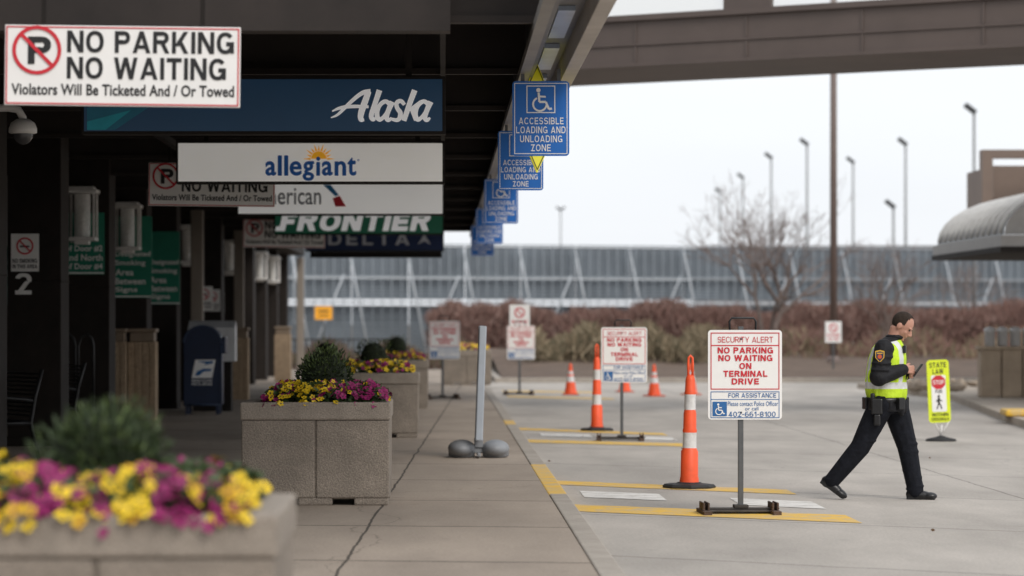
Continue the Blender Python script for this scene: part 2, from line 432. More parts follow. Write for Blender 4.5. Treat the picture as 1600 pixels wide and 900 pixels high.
strip(b, 1.30, 26.6, 2.02, 26.1, 1.0, mi=1)
strip(b, 2.62, 25.5, 3.3, 24.95, 1.0, mi=1)
b.add([(1.097, 25.2, .004), (1.149, 25.6, .004), (1.149, 29.2, .004), (1.097, 30.1, .004)], [(0, 1, 2, 3)], 0)
structure(b.obj('crosswalk_marking', [YP, WP]))
b = MB()
strip(b, 1.15, 43.0, 3.2, 40.9, .9, mi=0); strip(b, 1.1, 38.6, 3.2, 37.3, 1.0, mi=0); strip(b, 1.4, 40.8, 2.1, 40.3, 1.1, mi=1); strip(b, 2.5, 39.8, 3.2, 39.2, 1.0, mi=1)
structure(b.obj('crosswalk_marking', [YP, WP]))
b = MB(); strip(b, 1.4, 62.0, 3.6, 60.0, 1.2, mi=0); strip(b, 1.4, 67.0, 3.6, 65.6, 1.2, mi=0)
structure(b.obj('crosswalk_marking', [YP, WP]))
b = MB(); n = 60
vs = []; fs = []
for i in range(n+1):
    for j in range(9):
        x = 1.6+58*i/n; y = 77+6*j
        z = .12+(.55*min(1, j/4))+R(-.05, .05)
        vs.append((x, y, z if j else .12))
for i in range(n):
    for j in range(8):
        a = i*9+j; fs.append((a, a+9, a+10, a+1))
b.add(vs, fs, 0, True)
structure(b.obj('planting_bed', mat('mulch', (.115, .078, .055), 1, .35, 1.5, .6, speck=.3)))
b = MB(); b.box(1.4, 60, 76.7, 76.95, -.05, .125); b.box(1.4, 1.6, 76.95, 125, -.05, .125)
structure(b.obj('kerb', mat('kerb_concrete', (.3, .3, .3)), bevel=.01))
b = MB()
pts = [(8.55, 40), (9.1, 46), (10.55, 59), (10.2, 70), (30, 70), (30, 40)]
nP = len(pts)
b.add([(p[0], p[1], .12) for p in pts]+[(p[0], p[1], -.02) for p in pts], [tuple(range(nP-1, -1, -1))]+[(i, (i+1) % nP, nP+(i+1) % nP, nP+i) for i in range(nP)])
structure(b.obj('traffic_island', mat('island_concrete', (.37, .315, .255), .9, .18, 1.2, .3, speck=.1)))
b = MB(); b.box(-.22, .22, -.5, .5, 0, .10)
o = b.obj('wheel_stop', YP, loc=(9.18, 45.5, .124), bevel=.03, rotz=-.1); tag(o, 'short yellow painted concrete wheel stop on island kerb', 'wheel stop')

# ------------------------------------------------------------------ planters, shrubs and flowers
def make_planter():
    r = root('planter', (0, 0, 0), 'square aggregate concrete planter box standing on the sidewalk', 'planter', 'concrete planters along the sidewalk')
    W = 1.24
    b = MB()
    b.box(0.012, W/2-.006, 0.012, W-.012, .06, .70); b.box(W/2+.006, W-.012, .012, W-.012, .06, .70)
    b.box(.03, W-.03, .03, W-.03, .05, .72)
    for x in (.02, W-.3, W/2-.14):
        b.box(x, x+.28, .02, .3, 0, .062); b.box(x, x+.28, W-.3, W-.02, 0, .062)
    b.obj('planter_box', CONC, r, bevel=.012)
    b = MB(); t = .12
    b.box(0, W, 0, t, .703, .85); b.box(0, W, W-t, W, .703, .85); b.box(0, t, t+.001, W-t-.001, .703, .85); b.box(W-t, W, t+.001, W-t-.001, .703, .85)
    b.obj('rim', CONC2, r, bevel=.015)
    b = MB(); b.add([(t, t, .80), (W-t, t, .80), (W-t, W-t, .80), (t, W-t, .80)], [(0, 1, 2, 3)])
    b.obj('soil', SOIL, r)
    return r
PY = mat('petal_yellow', (.72, .50, .012), .6, .2, 30); PM = mat('petal_magenta', (.25, .006, .10), .6, .35, 30); PC = mat('petal_centre', (.05, .01, .03), .7)
PY2 = mat('petal_gold', (.55, .30, .008), .6, .25, 30)
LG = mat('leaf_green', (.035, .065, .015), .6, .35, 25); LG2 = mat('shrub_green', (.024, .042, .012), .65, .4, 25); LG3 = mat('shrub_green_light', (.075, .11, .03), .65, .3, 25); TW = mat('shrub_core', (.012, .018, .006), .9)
def blossom(b, c, r, nrm, mi):
    nrm = nrm.normalized(); a = nrm.orthogonal().normalized(); q = Matrix.Rotation(R(0, 6.28), 3, nrm); a = q @ a; d = nrm.cross(a)
    for k in range(5):
        t = 2*math.pi*k/5+R(-.1, .1); t1 = t-.62; t2 = t+.62
        u = lambda an, rr, h: c+(a*math.cos(an)+d*math.sin(an))*rr+nrm*h
        rk = r*R(.85, 1.1); h = R(.0, .35)*r
        b.add([c, u(t1, rk*.62, h*.5), u(t1+.25, rk*.95, h), u(t, rk*1.05, h*.8), u(t2-.25, rk*.95, h), u(t2, rk*.62, h*.5)], [(0, 1, 2, 3, 4, 5)], mi, True)
    b.add([c+nrm*.004+(a*math.cos(x)+d*math.sin(x))*r*.27 for x in (0, 1.26, 2.5, 3.77, 5.0)], [(0, 1, 2, 3, 4)], 2)
def leafq(b, c, l, wd, mi, d=None):
    d = d or Vector((R(-1, 1), R(-1, 1), R(-.3, 1)))
    d = d.normalized(); s = d.orthogonal().normalized(); s = Matrix.Rotation(R(0, 6.28), 3, d) @ s
    b.add([c-d*l/2, c+s*wd/2, c+d*l/2, c-s*wd/2], [(0, 1, 2, 3)], mi)
def flowers(loc, nb, br, colfn, lab, nl=2600, xa=.06, xb=1.16, hh=.55, front=.45, yf=.0):
    b = MB(); W = 1.24
    def edge(x, y): return max(0, min(x-xa+.02, xb+.02-x, y+.03, W-y))
    for i in range(nl):
        x = R(xa+.02, xb-.02); y = R(yf+.04, W-.06)
        leafq(b, Vector((x, y, R(.80, .86+hh*min(.16, edge(x, y))+.05))), R(.04, .08), R(.02, .035), 3)
    for i in range(nb):
        x = R(xa, xb); y = R(yf, yf+.42) if R(0, 1) < front else R(yf, W-.02)
        z = .855+hh*min(.17, edge(x, y))+R(-.02, .05)+.018*math.sin(x*17+y*5)
        if y < .02: z -= .03
        nr = Vector((R(-.6, .6)+(x-W/2)*.6, R(-1.1, .2)+(y-W/2)*.6, R(.3, 1)))
        blossom(b, Vector((x, y, z)), br*R(.7, 1.15), nr, colfn(x, y))
    o = b.obj('flower_bed', [PY, PM, PC, LG, PY2], loc=loc); o['kind'] = 'stuff'
    tag(o, lab, 'flowers'); return o
def shrub(loc, rx, rz, n, lab, group='evergreen shrubs in planters', lite=.5):
    b = MB()
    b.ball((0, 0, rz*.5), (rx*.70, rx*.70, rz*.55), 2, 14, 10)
    lobes = [(Vector((R(-.5, .5)*rx, R(-.5, .5)*rx, rz*R(.3, .75))), R(.38, .58)) for _ in range(13)]
    for i in range(n):
        c, k = random.choice(lobes)
        u = Vector((R(-1, 1), R(-1, 1), R(-1, 1)))
        if u.length > 1 or u.length < .1: continue
        u = u.normalized()*R(.75, 1.15)
        p = c+Vector((u.x*rx*k, u.y*rx*k, u.z*rz*k*.95))
        if p.z < -.02: continue
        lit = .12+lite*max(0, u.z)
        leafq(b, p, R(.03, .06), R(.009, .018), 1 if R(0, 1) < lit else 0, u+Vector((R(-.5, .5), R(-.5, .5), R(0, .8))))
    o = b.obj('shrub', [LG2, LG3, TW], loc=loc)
    tag(o, lab, 'shrub', group); return o
P = make_planter(); P.location = (-1.80, 9.65, SW)
P2 = dup(P, (-1.67, 23.4, SW)); P3 = dup(P, (-1.55, 37.2, SW)); P4 = dup(P, (-1.49, 50, SW)); P5 = dup(P, (-.05, 69, SW))
def cA(x, y):
    s = math.sin(x*14+1.6)+.6*math.sin(x*31+y*7)+R(-1.3, 1.3)
    return 1 if s > -.1 else (0 if R(0, 1) < .75 else 4)
def cB(x, y):
    return (1 if R(0, 1) < .94 else 0) if x > .74 + R(-.1, .1) or (x < .32 and y < .25 and R(0, 1) < .6) else (0 if R(0, 1) < .84 else 1)
def cC(x, y): return 0 if R(0, 1) < .7 else 1
flowers((-1.80, 9.65, SW), 760, .028, cA, 'yellow and magenta pansies filling a concrete planter', 4600, -.02, 1.14, .46, .6, -.03)
flowers((-1.67, 23.4, SW), 560, .027, cB, 'yellow and magenta pansies filling a concrete planter', 2800, .18, 1.22, .6, .5)
flowers((-1.55, 37.2, SW), 260, .034, cC, 'mostly yellow pansies filling a concrete planter', 1200)
flowers((-1.49, 50, SW), 200, .036, lambda x, y: 1 if R(0, 1) < .5 else 0, 'pansies filling a distant concrete planter', 600)
flowers((-.05, 69, SW), 150, .04, cC, 'yellow pansies filling a distant concrete planter', 500)
shrub((-1.24, 10.4, SW+.80), .31, .34, 11000, 'dark green bushy evergreen shrub growing in planter', lite=.2)
shrub((-1.00, 24.0, SW+.84), .28, .40, 9500, 'dark green bushy evergreen shrub growing in planter', lite=.75)
shrub((-.92, 37.9, SW+.86), .25, .36, 3500, 'dark green bushy evergreen shrub growing in planter')
shrub((-.82, 50.7, SW+.88), .25, .36, 2500, 'dark green bushy evergreen shrub growing in planter')
shrub((-2.3, 56, SW+.6), .35, .5, 2000, 'dark green bushy evergreen shrub near the building')
b = MB()
for i in range(14):
    x = random.choice((R(.5, .9), R(1.1, 1.25), R(1.1, 6))); y = R(20, 45); z = SW+.006 if x < 1.095 else .012
    leafq(b, Vector((x, y, z)), R(.02, .05), R(.015, .03), 0, Vector((R(-1, 1), R(-1, 1), R(-.1, .1))))
o = b.obj('fallen_leaves', mat('dead_leaf', (.20, .13, .08), .9, .3, 10)); o['kind'] = 'stuff'; tag(o, 'scattered small brown dead leaves on the paving', 'leaves')

# ------------------------------------------------------------------ signs
def isa(b, cx, cz, h, y, mi):
    k = h/10.0
    P_ = lambda x, z: (cx+x*k, cz+z*k)
    b.disc(cx-1.2*k, cz+4.1*k, .95*k, y, mi, 14)
    b.stroke([P_(-1.1, 3), P_(-.8, -1.0), P_(2.0, -1.0), P_(3.4, -4.2), P_(4.6, -3.8)], .95*k, y, mi)
    b.stroke([P_(-1.0, 1.4), P_(2.0, 1.2)], .8*k, y-.0006, mi)
    b.ring(cx-.6*k, cz-2.0*k, 2.5*k, 3.3*k, y-.0009, 115, 350, mi, 18)

def security_sign():
    r = root('security_sign', (0, 0, 0), 'white security alert no parking sign on portable post stand', 'sign', 'portable security alert signs')
    s = 186.0; cx = 1158; cz = 803
    f = lambda px: (px-cx)/s
    g = lambda py: (cz-py)/s
    b = MB(); x0, x1, z0, z1 = f(1106), f(1222), g(656), g(516)
    b.rrect(x0, x1, z0, z1, -.012, .03, 0); b.rrect(x0, x1, z0, z1, -.004, .03, 0); b.box(x0+.01, x1-.01, -.0115, -.0045, z0+.01, z1-.01)
    b.obj('sign_panel', WHITE, r)
    y = -.015
    b = MB(); b.frame(f(1110), f(1218), g(609), g(520), y, .008); b.rect(f(1110), f(1218), g(541), g(539.4), y)
    T = lambda t, a, c, d, e, wt=.21: b.caps(t, f(a), f(c), g(e), g(d), y-.002, 0, wt)
    T('SECURITY ALERT', 1121, 1208, 526.5, 535.5, .12); T('NO PARKING', 1121, 1208, 543, 552.5); T('NO WAITING', 1122, 1207, 555, 564.5)
    T('ON', 1155, 1174, 567.5, 577); T('TERMINAL', 1130, 1199, 579.5, 589); T('DRIVE', 1143, 1186, 591.5, 601)
    b.obj('lettering', RED, r, label='red warning lettering with thin red border')
    b = MB(); b.frame(f(1110), f(1218), g(653.5), g(612), y, .006); b.rect(f(1110), f(1218), g(625), g(624), y)
    T('FOR ASSISTANCE', 1138, 1213, 614.5, 621.5, .14)
    T2 = lambda t, a, c, d, e, bo=.0: b.text(t, f(a), f(c), g(e), g(d), y-.002, 0, bo)
    T2('Please contact Police Officer', 1137, 1216, 627.5, 634.5); T2('or call', 1164, 1185, 636, 641.5)
    T('402-661-8100', 1138, 1212, 643.5, 651.5, .13)
    b.rect(f(1113), f(1135.5), g(650.5), g(628), y-.001)
    b.obj('lettering', BLUET, r, label='blue assistance lettering, phone number and square')
    b = MB(); isa(b, f(1124), g(639.5), .095, y-.004, 0); b.obj('wheelchair_symbol', WHITE, r)
    b = MB(); b.box(-.021, .021, 0, .042, .02, z1+.03)
    for zz in (g(530), g(645)): b.ball((0, -.014, zz), .009, n=8, m=5)
    b.obj('post', STEEL, r)
    b = MB()
    b.tube([(-.09, .02, z1-.03), (-.095, .02, z1+.07), (-.075, .02, z1+.1), (.11, .02, z1+.1), (.13, .02, z1+.07), (.125, .02, z1-.03)], .009, 8)
    b.obj('handle', BLACK, r)
    b = MB(); b.box(-.30, .30, -.10, .14, .018, .035); b.box(-.34, .32, -.03, .07, .036, .05); b.box(-.06, .06, -.04, .08, .05, .075)
    b.obj('base_plate', mat('worn_black_steel', (.05, .042, .036), .7, .4, 15, .3), r, bevel=.004)
    for sx in (-.31, .27):
        b = MB(); b.box(sx-.035, sx+.035, -.26, .26, .0, .035); b.box(sx-.028, sx-.012, -.15, .12, .035, .10); b.box(sx+.012, sx+.028, -.15, .12, .035, .10); b.box(sx-.012, sx+.012, -.04, .06, .036, .07)
        b.obj('foot', mat('rusty_steel', (.09, .055, .038), .8, .5, 12, .4), r, bevel=.004)
    return r
S1 = security_sign(); S1.location = (2.505, 23.9, 0); S1.rotation_euler[2] = math.radians(2)
dup(S1, (2.44, 38.8, 0), math.radians(-3)); dup(S1, (0.0, 56.3, SW), math.radians(14)); S4 = dup(S1, (1.71, 63.5, 0), math.radians(6))

def small_notice(loc, h0, lab):
    r = root('notice_sign', loc, lab, 'sign')
    b = MB(); b.box(-.23, .23, -.01, 0, h0, h0+.6); b.obj('sign_panel', WHITE, r)
    b = MB(); b.ring(0, h0+.42, .09, .12, -.014); b.stroke([(-.08, h0+.5), (.08, h0+.34)], .025, -.015)
    b.caps('NO PARKING', -.18, .18, h0+.18, h0+.25, -.014); b.caps('ANY TIME', -.15, .15, h0+.07, h0+.13, -.014)
    b.obj('lettering', RED, r)
    b = MB(); b.box(-.025, .025, .001, .04, 0, h0+.62); b.obj('post', STEEL, r)
    return r
small_notice((1.74, 64.5, 0), 1.42, 'small white and red notice on thin steel post')
small_notice((11.05, 80.5, .3), .75, 'small white and red notice standing in planting bed')

def blue_sign():
    r = root('accessible_sign', (0, 0, 0), 'blue accessible loading zone sign hanging from canopy edge', 'sign', 'blue accessible loading signs under the canopy')
    s = 195.0
    f = lambda px: (px-844.5)/s
    g = lambda py: (127-py)/s
    b = MB()
    b.rrect(f(800), f(889), g(244), g(127), -.010, .03, 0); b.rrect(f(800), f(889), g(244), g(127), 0, .03, 0); b.box(f(801), f(888), -.009, -.001, g(241), g(130))
    b.obj('sign_panel', BLUE, r)
    b = MB(); y = -.013
    b.frame(f(803), f(886), g(241), g(130), y, .006); b.frame(f(822), f(867), g(177), g(134), y, .008)
    isa(b, f(845), g(156), .185, y-.002, 0)
    T = lambda t, a, c, d, e: b.caps(t, f(a), f(c), g(e), g(d), y, 0, .15, 0, .2)
    T('ACCESSIBLE', 810, 880, 184, 194.5); T('LOADING AND', 806, 883, 198, 208.5); T('UNLOADING', 812, 878, 212, 222.5); T('ZONE', 829, 860, 226, 236.5)
    b.obj('lettering', WHITE, r)
    b = MB(); b.box(-.16, -.13, .002, .012, -.08, .1); b.box(.13, .16, .002, .012, -.08, .1); b.obj('hanger_bracket', STEEL, r)
    return r
BS = blue_sign(); BS.location = (.785, 22.8, 3.54)
for d in (28.7, 38.3, 48.0, 56.5): dup(BS, (.785, d, 3.54))
r = root('clearance_sign', (.785, 23.7, 3.31), 'yellow diamond warning sign hanging behind blue sign', 'sign', rotz=math.radians(62))
b = MB(); h = .46; b.poly([(-h, 0), (0, -h), (h, 0), (0, h)], 0); b.poly([(-h, 0), (0, -h), (h, 0), (0, h)], .006); b.obj('sign_panel', mat('neon_yellow_sign', (.8, .74, .02), .45, .04), r)
b = MB(); hh = .43
for a, c in (((-hh, 0), (0, -hh)), ((0, -hh), (hh, 0)), ((hh, 0), (0, hh)), ((0, hh), (-hh, 0))): b.stroke([a, c], .012, -.003)
b.obj('border', BLACK, r)
b = MB(); b.box(-.02, .02, .008, .016, .2, .48); b.obj('hanger_bracket', STEEL, r)

def noparking_sign():
    r = root('no_parking_sign', (0, 0, 0), 'white no parking no waiting sign hanging under canopy', 'sign', 'no parking signs hanging under canopy')
    s = 255.0
    f = lambda px: (px-193.5)/s
    g = lambda py: (42-py)/s
    b = MB(); b.box(f(10), f(377), -.02, 0, g(167), g(42)); b.obj('sign_panel', WHITE, r, bevel=.004)
    b = MB(); y = -.024
    b.frame(f(12), f(375), g(165), g(44), y, .008)
    b.ring(f(60), g(81), .128, .150, y-.004); b.stroke([(f(60)-.095, g(81)+.095), (f(60)+.095, g(81)-.095)], .022, y-.005)
    b.obj('prohibition_symbol', RED, r)
    b = MB()
    b.caps('NO PARKING', f(107), f(367), g(84), g(50), y, 0, .195, 0, .12); b.caps('NO WAITING', f(107), f(355), g(125), g(91), y, 0, .195, 0, .12)
    b.text('Violators Will Be Ticketed And / Or Towed', f(21), f(368), g(151), g(133), y, 0, .022); b.caps('P', f(46), f(82), g(103), g(60), y, 0, .22)
    b.obj('lettering', BLACK, r)
    b = MB(); b.box(-.5, -.47, -.015, -.005, .001, .25); b.box(.47, .5, -.015, -.005, .001, .25); b.obj('hanger_bracket', DARK, r)
    return r
NP = noparking_sign(); NP.location = (-1.955, 17.4, 3.416); NP.rotation_euler[1] = math.radians(.7)
dup(NP, (-2.62, 32.3, 3.416)); dup(NP, (-2.78, 49.9, 3.416))

# airline signs
SIGN_GLOW = .22  # added glow, stands in for open-sky light on the faces
def airline(D, face, lab, art):
    r = root('airline_sign', (0, D, 0), lab, 'sign', 'airline name signs hanging under canopy')
    b = MB(); b.box(-2.90, .02, 0, .2, 3.115, 3.58); b.obj('housing', DARK, r, bevel=.005)
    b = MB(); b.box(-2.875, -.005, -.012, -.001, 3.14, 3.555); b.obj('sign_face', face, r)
    art(r)
    b = MB(); b.box(-2.6, -2.55, .08, .12, 3.581, 4.0); b.box(-.3, -.25, .08, .12, 3.581, 4.0); b.obj('hanger_bracket', DARK, r)
def lx(s): return lambda px: (px-692)/s
def lz(s): return lambda py: 1.6+(505-py)/s
WL = mat('logo_white', (.85, .85, .86), .5, .03, emit=SIGN_GLOW)
def a1(r):
    f = lx(195.); g = lz(195.)
    b = MB(); b.poly([(f(136), g(203)), (f(180), g(203)), (f(232), g(168)), (f(136), g(168))], -.015); b.poly([(f(136), g(203)), (f(165), g(203)), (f(205), g(172)), (f(136), g(190))], -.0165, 1); b.obj('logo_accent', [mat('teal', (.01, .16, .26), .5), mat('teal_light', (.01, .33, .43), .5)], r)
    b = MB(); y = -.018
    def S(pts, ws, dx=0):
        nonlocal y
        b.brush([(f(x+dx), g(z)) for x, z in pts], [q*1.12/195. for q in ws], y); y -= .0006
    S([(517, 184), (528, 180), (545, 162), (566, 144), (579, 143)], [1.5, 4, 5, 6, 7])
    S([(576, 143), (570, 160), (564, 176), (563, 188), (569, 187)], [8, 9, 9, 7, 4])
    S([(519, 174), (532, 168), (552, 166), (576, 167)], [2, 5, 5, 4])
    S([(593, 141), (585, 165), (579, 182), (583, 188), (587, 184)], [8, 7, 7, 6, 3])
    for dx in (-4, 56):
        S([(613, 163), (606, 157), (596, 165), (592, 178), (596, 189), (604, 183), (612, 170)], [6, 6, 6, 7, 6, 5, 5], dx)
        S([(617, 159), (611, 172), (607, 184), (611, 189), (616, 184)], [8, 7, 7, 6, 3], dx)
    S([(632, 164), (627, 157), (619, 160), (620, 169), (627, 177), (623, 189), (611, 186)], [5, 6, 6, 6, 7, 6, 4])
    # k: stem, arm and leg
    S([(648, 141), (640, 162), (631, 189)], [8, 7.5, 7])
    b.poly([(f(637), g(175)), (f(640), g(169)), (f(656), g(157)), (f(664), g(157))], y); y -= .0006
    b.poly([(f(640), g(171)), (f(646), g(168)), (f(655), g(189)), (f(647), g(189))], y); y -= .0006
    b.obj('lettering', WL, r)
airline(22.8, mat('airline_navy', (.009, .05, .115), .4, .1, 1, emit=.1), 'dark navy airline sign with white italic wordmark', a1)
def a2b(r):
    f = lx(144.); g = lz(144.)
    b = MB()
    for ch, x0, x1, z0, z1 in (('a', 415, 430, 252, 274), ('l', 433.5, 438.5, 243, 274), ('l', 443, 448, 243, 274), ('e', 451, 468, 252, 274), ('g', 470.5, 486.5, 252, 282), ('i', 490.5, 495.5, 245, 274), ('a', 499, 514, 252, 274), ('n', 518, 534, 252, 274), ('t', 537, 549, 246, 274)):
        for j, (dx, dz) in enumerate(((-.7, 0), (0, .5), (.7, 0), (0, -.5))):
            b.text(ch, f(x0*1.052-21.6+dx), f(x1*1.052-21.6+dx), g(z1+dz), g(z0+dz), -.018-.0006*j, 0, .012)
    b.ring(f(560), g(250), .006, .012, -.016)
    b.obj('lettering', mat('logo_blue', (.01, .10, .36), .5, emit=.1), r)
    b = MB(); cx, cz = f(498), g(248)
    b.add([(cx+.085*math.cos(math.pi*k/12), -.015, cz+.085*math.sin(math.pi*k/12)) for k in range(13)], [tuple(range(13))])
    for k in range(11):
        t = math.pi*(k+.0)/10; L = .175 if k % 2 == 0 else .145
        if cz+L*math.sin(t) > 3.55: L = (3.548-cz)/math.sin(t)
        b.poly([(cx+.09*math.cos(t-.14), cz+.09*math.sin(t-.14)), (cx+L*math.cos(t), cz+L*math.sin(t)), (cx+.09*math.cos(t+.14), cz+.09*math.sin(t+.14))], -.015)
    b.obj('sun_symbol', mat('logo_orange', (.95, .42, .02), .5, emit=SIGN_GLOW), r)
airline(30.9, mat('airline_white', (.86, .84, .80), .5, .05, 1, emit=SIGN_GLOW), 'white airline sign with blue lettering and orange sun', a2b)
def a3(r):
    f = lx(111.); g = lz(111.)
    b = MB(); b.text('American', f(392), f(502), g(320), g(292), -.016, 0, .01); b.obj('lettering', mat('logo_grey', (.16, .17, .19), .5), r)
    b = MB(); b.poly([(f(505), g(289)), (f(517), g(289)), (f(530), g(305)), (f(524), g(307))], -.016, 0); b.poly([(f(520), g(310)), (f(531), g(306)), (f(541), g(323)), (f(524), g(323))], -.016, 1)
    b.obj('flight_symbol', [mat('logo_lightblue', (.02, .2, .45)), RED], r)
airline(40.0, mat('airline_white_two', (.86, .85, .83), .5, .05, 1, emit=SIGN_GLOW), 'white airline sign with grey lettering and red blue symbol', a3)
def a4(r):
    f = lx(91.); g = lz(91.)
    b = MB(); b.caps('FRONTIER', f(436), f(676), g(361), g(332), -.016, 0, .25, .22, .1)
    b.poly([(f(430), g(361)), (f(441), g(361)), (f(443), g(354)), (f(432), g(354))], -.0155)
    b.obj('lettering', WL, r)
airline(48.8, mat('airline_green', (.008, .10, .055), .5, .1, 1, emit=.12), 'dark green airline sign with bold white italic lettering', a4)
def a5(r):
    f = lx(74.); g = lz(74.)
    b = MB(); b.caps('DELTA', f(513), f(640), g(383), g(364), -.016, 0, .2, 0, .3); b.poly([(f(653), g(382)), (f(663), g(366)), (f(673), g(382)), (f(663), g(377))], -.016); b.obj('lettering', mat('logo_white_dim', (.62, .64, .70), .5), r)
    b = MB(); b.box(-2.8, -.02, .02, .15, 2.98, 3.11); b.obj('lower_box', DARK, r)
airline(60.0, mat('airline_blue', (.008, .025, .10), .5, .1, 1), 'navy airline sign with white block lettering', a5)

# ------------------------------------------------------------------ terminal building and canopy
r = root('terminal_canopy', (0, 16, 0), 'dark brown steel canopy with cross beams over sidewalk', 'canopy')
def P0(mb, name, m, **k):
    o = mb.obj(name, m, r, **k); o.location = (0, -16, 0); return o
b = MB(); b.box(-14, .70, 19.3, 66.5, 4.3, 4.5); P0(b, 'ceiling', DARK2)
b = MB()
d = 19.65
while d < 66:
    b.box(-9, .69, d, d+.22, 3.69, 4.29); b.box(-9, .69, d-.06, d-.001, 3.67, 3.72); d += 4.05
b.box(-9, .05, 19.2, 19.42, 3.575, 4.28)
P0(b, 'cross_beam', mat('beam_brown', (.024, .018, .0155), .6, .35, 1.5, spec=.35))
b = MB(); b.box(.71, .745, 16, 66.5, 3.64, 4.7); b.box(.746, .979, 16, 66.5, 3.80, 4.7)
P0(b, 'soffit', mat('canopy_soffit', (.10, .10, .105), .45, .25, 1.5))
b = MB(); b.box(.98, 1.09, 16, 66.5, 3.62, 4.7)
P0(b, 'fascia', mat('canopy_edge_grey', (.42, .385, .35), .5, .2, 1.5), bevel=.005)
b = MB()
d = 17.0
while d < 66: b.box(.80, .92, d, d+1.9, 3.765, 3.799); d += 2.7
P0(b, 'light_housing', mat('tube_housing', (.42, .50, .62), .3, .15, 3))
b = MB(); b.box(.62, .70, 16.3, 66, 3.60, 3.668); P0(b, 'gutter', mat('gutter_grey', (.24, .225, .21), .5, .2, 2))
b = MB(); b.box(-.02, .02, 19.5, 66, 3.64, 3.668); b.box(-3.1, -3.02, 19.5, 66, 3.6, 3.668); P0(b, 'conduit', DARK)

r = root('terminal_building', (-5.6, 16, SW), 'dark terminal facade with recessed glass and long roof', 'building')
def P1(mb, name, m, **k):
    o = mb.obj(name, m, r, **k); o.location = (5.6, -16, -SW); return o
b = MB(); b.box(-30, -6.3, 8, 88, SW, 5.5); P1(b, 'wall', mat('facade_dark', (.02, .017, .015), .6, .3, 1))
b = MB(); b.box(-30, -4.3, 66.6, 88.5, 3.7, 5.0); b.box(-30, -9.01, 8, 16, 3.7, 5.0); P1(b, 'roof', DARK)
DG = mat('dark_glass', (.025, .027, .03), .12, .1, 2)
for i in range(8):
    d = 32.5+i*7; b = MB(); b.box(-6.29, -6.24, d, d+2.6, SW+.05, 2.7); P1(b, 'door', DG)
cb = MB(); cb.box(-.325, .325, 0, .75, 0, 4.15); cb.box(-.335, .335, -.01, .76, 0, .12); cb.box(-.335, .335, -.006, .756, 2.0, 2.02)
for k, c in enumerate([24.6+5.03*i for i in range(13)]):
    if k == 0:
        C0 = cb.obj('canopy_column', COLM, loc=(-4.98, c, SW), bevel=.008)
        tag(C0, 'square dark brown column supporting canopy roof', 'column', 'dark columns along the terminal'); o = C0
    else:
        o = C0.copy(); COL.objects.link(o); o.location = (-4.98, c, SW)
        if k > 9: o.scale = (1, 1, .86)
LCOL = mat('light_column', (.24, .205, .17), .7, .1, 2)
for (x, d) in ((-4.45, 51.5), (-4.5, 62.8), (-4.45, 88.8)):
    b = MB(); b.box(-.11, .11, -.11, .11, 0, 3.55); b.lathe([(.17, 0), (.17, .06), (.12, .1)], n=12)
    tag(b.obj('downpipe', LCOL, loc=(x, d, SW), bevel=.02), 'light tan square downpipe beside dark column', 'pipe')

cf = [24.6+5.03*i for i in range(13)]
GLS = bpy.data.materials.new('lantern_glass'); GLS.use_nodes = True; gn = GLS.node_tree
pb = gn.nodes['Principled BSDF']; pb.inputs['Base Color'].default_value = (.9, .88, .84, 1); pb.inputs['Roughness'].default_value = .12
tr = gn.nodes.new('ShaderNodeBsdfTransparent'); mxs = gn.nodes.new('ShaderNodeMixShader')
nn_ = gn.nodes.new('ShaderNodeTexNoise'); nn_.inputs['Scale'].default_value = 14; cr_ = gn.nodes.new('ShaderNodeMapRange'); cr_.inputs['To Min'].default_value = .3; cr_.inputs['To Max'].default_value = .75
gn.links.new(nn_.outputs['Fac'], cr_.inputs['Value']); gn.links.new(cr_.outputs[0], mxs.inputs[0])
gn.links.new(tr.outputs[0], mxs.inputs[1]); gn.links.new(pb.outputs[0], mxs.inputs[2]); gn.links.new(mxs.outputs[0], gn.nodes['Material Output'].inputs[0])
def lamp_root():
    r = root('wall_lantern', (0, 0, 0), 'grey square wall lantern with clear glass on dark column', 'lamp', 'lanterns mounted on the columns')
    b = MB(); b.box(-.22, .22, -.46, -.02, .66, .71); b.box(-.17, .17, -.41, -.07, .711, .75); b.box(-.2, .2, -.44, -.04, 0, .05); b.box(-.1, .1, -.34, -.14, -.05, -.001)
    for x in (-.195, .165):
        for y in (-.44, -.08): b.box(x, x+.03, y, y+.03, .051, .659)
    b.obj('frame', GREYP, r, bevel=.006)
    b = MB(); b.box(-.06, .06, -.019, -.001, .1, .6); b.box(-.03, .03, -.03, -.0, .2, .5); b.obj('bracket', DARK, r)
    b = MB(); b.lathe([(.115, .055), (.115, .65)], (0, -.24, 0), 16); b.obj('glass', GLS, r)
    b = MB(); b.lathe([(.04, .055), (.065, .2), (.045, .40), (.0, .42)], (0, -.24, 0), 12); b.obj('bulb', mat('bulb_white', (.9, .88, .82), .3), r)
    return r
L = lamp_root(); L.location = (-5.0, cf[3]-.012, 2.74)
for i, k in enumerate((4, 6, 8, 10, 11)): dup(L, (-4.93+.04*i, cf[k]-.012, 2.74))
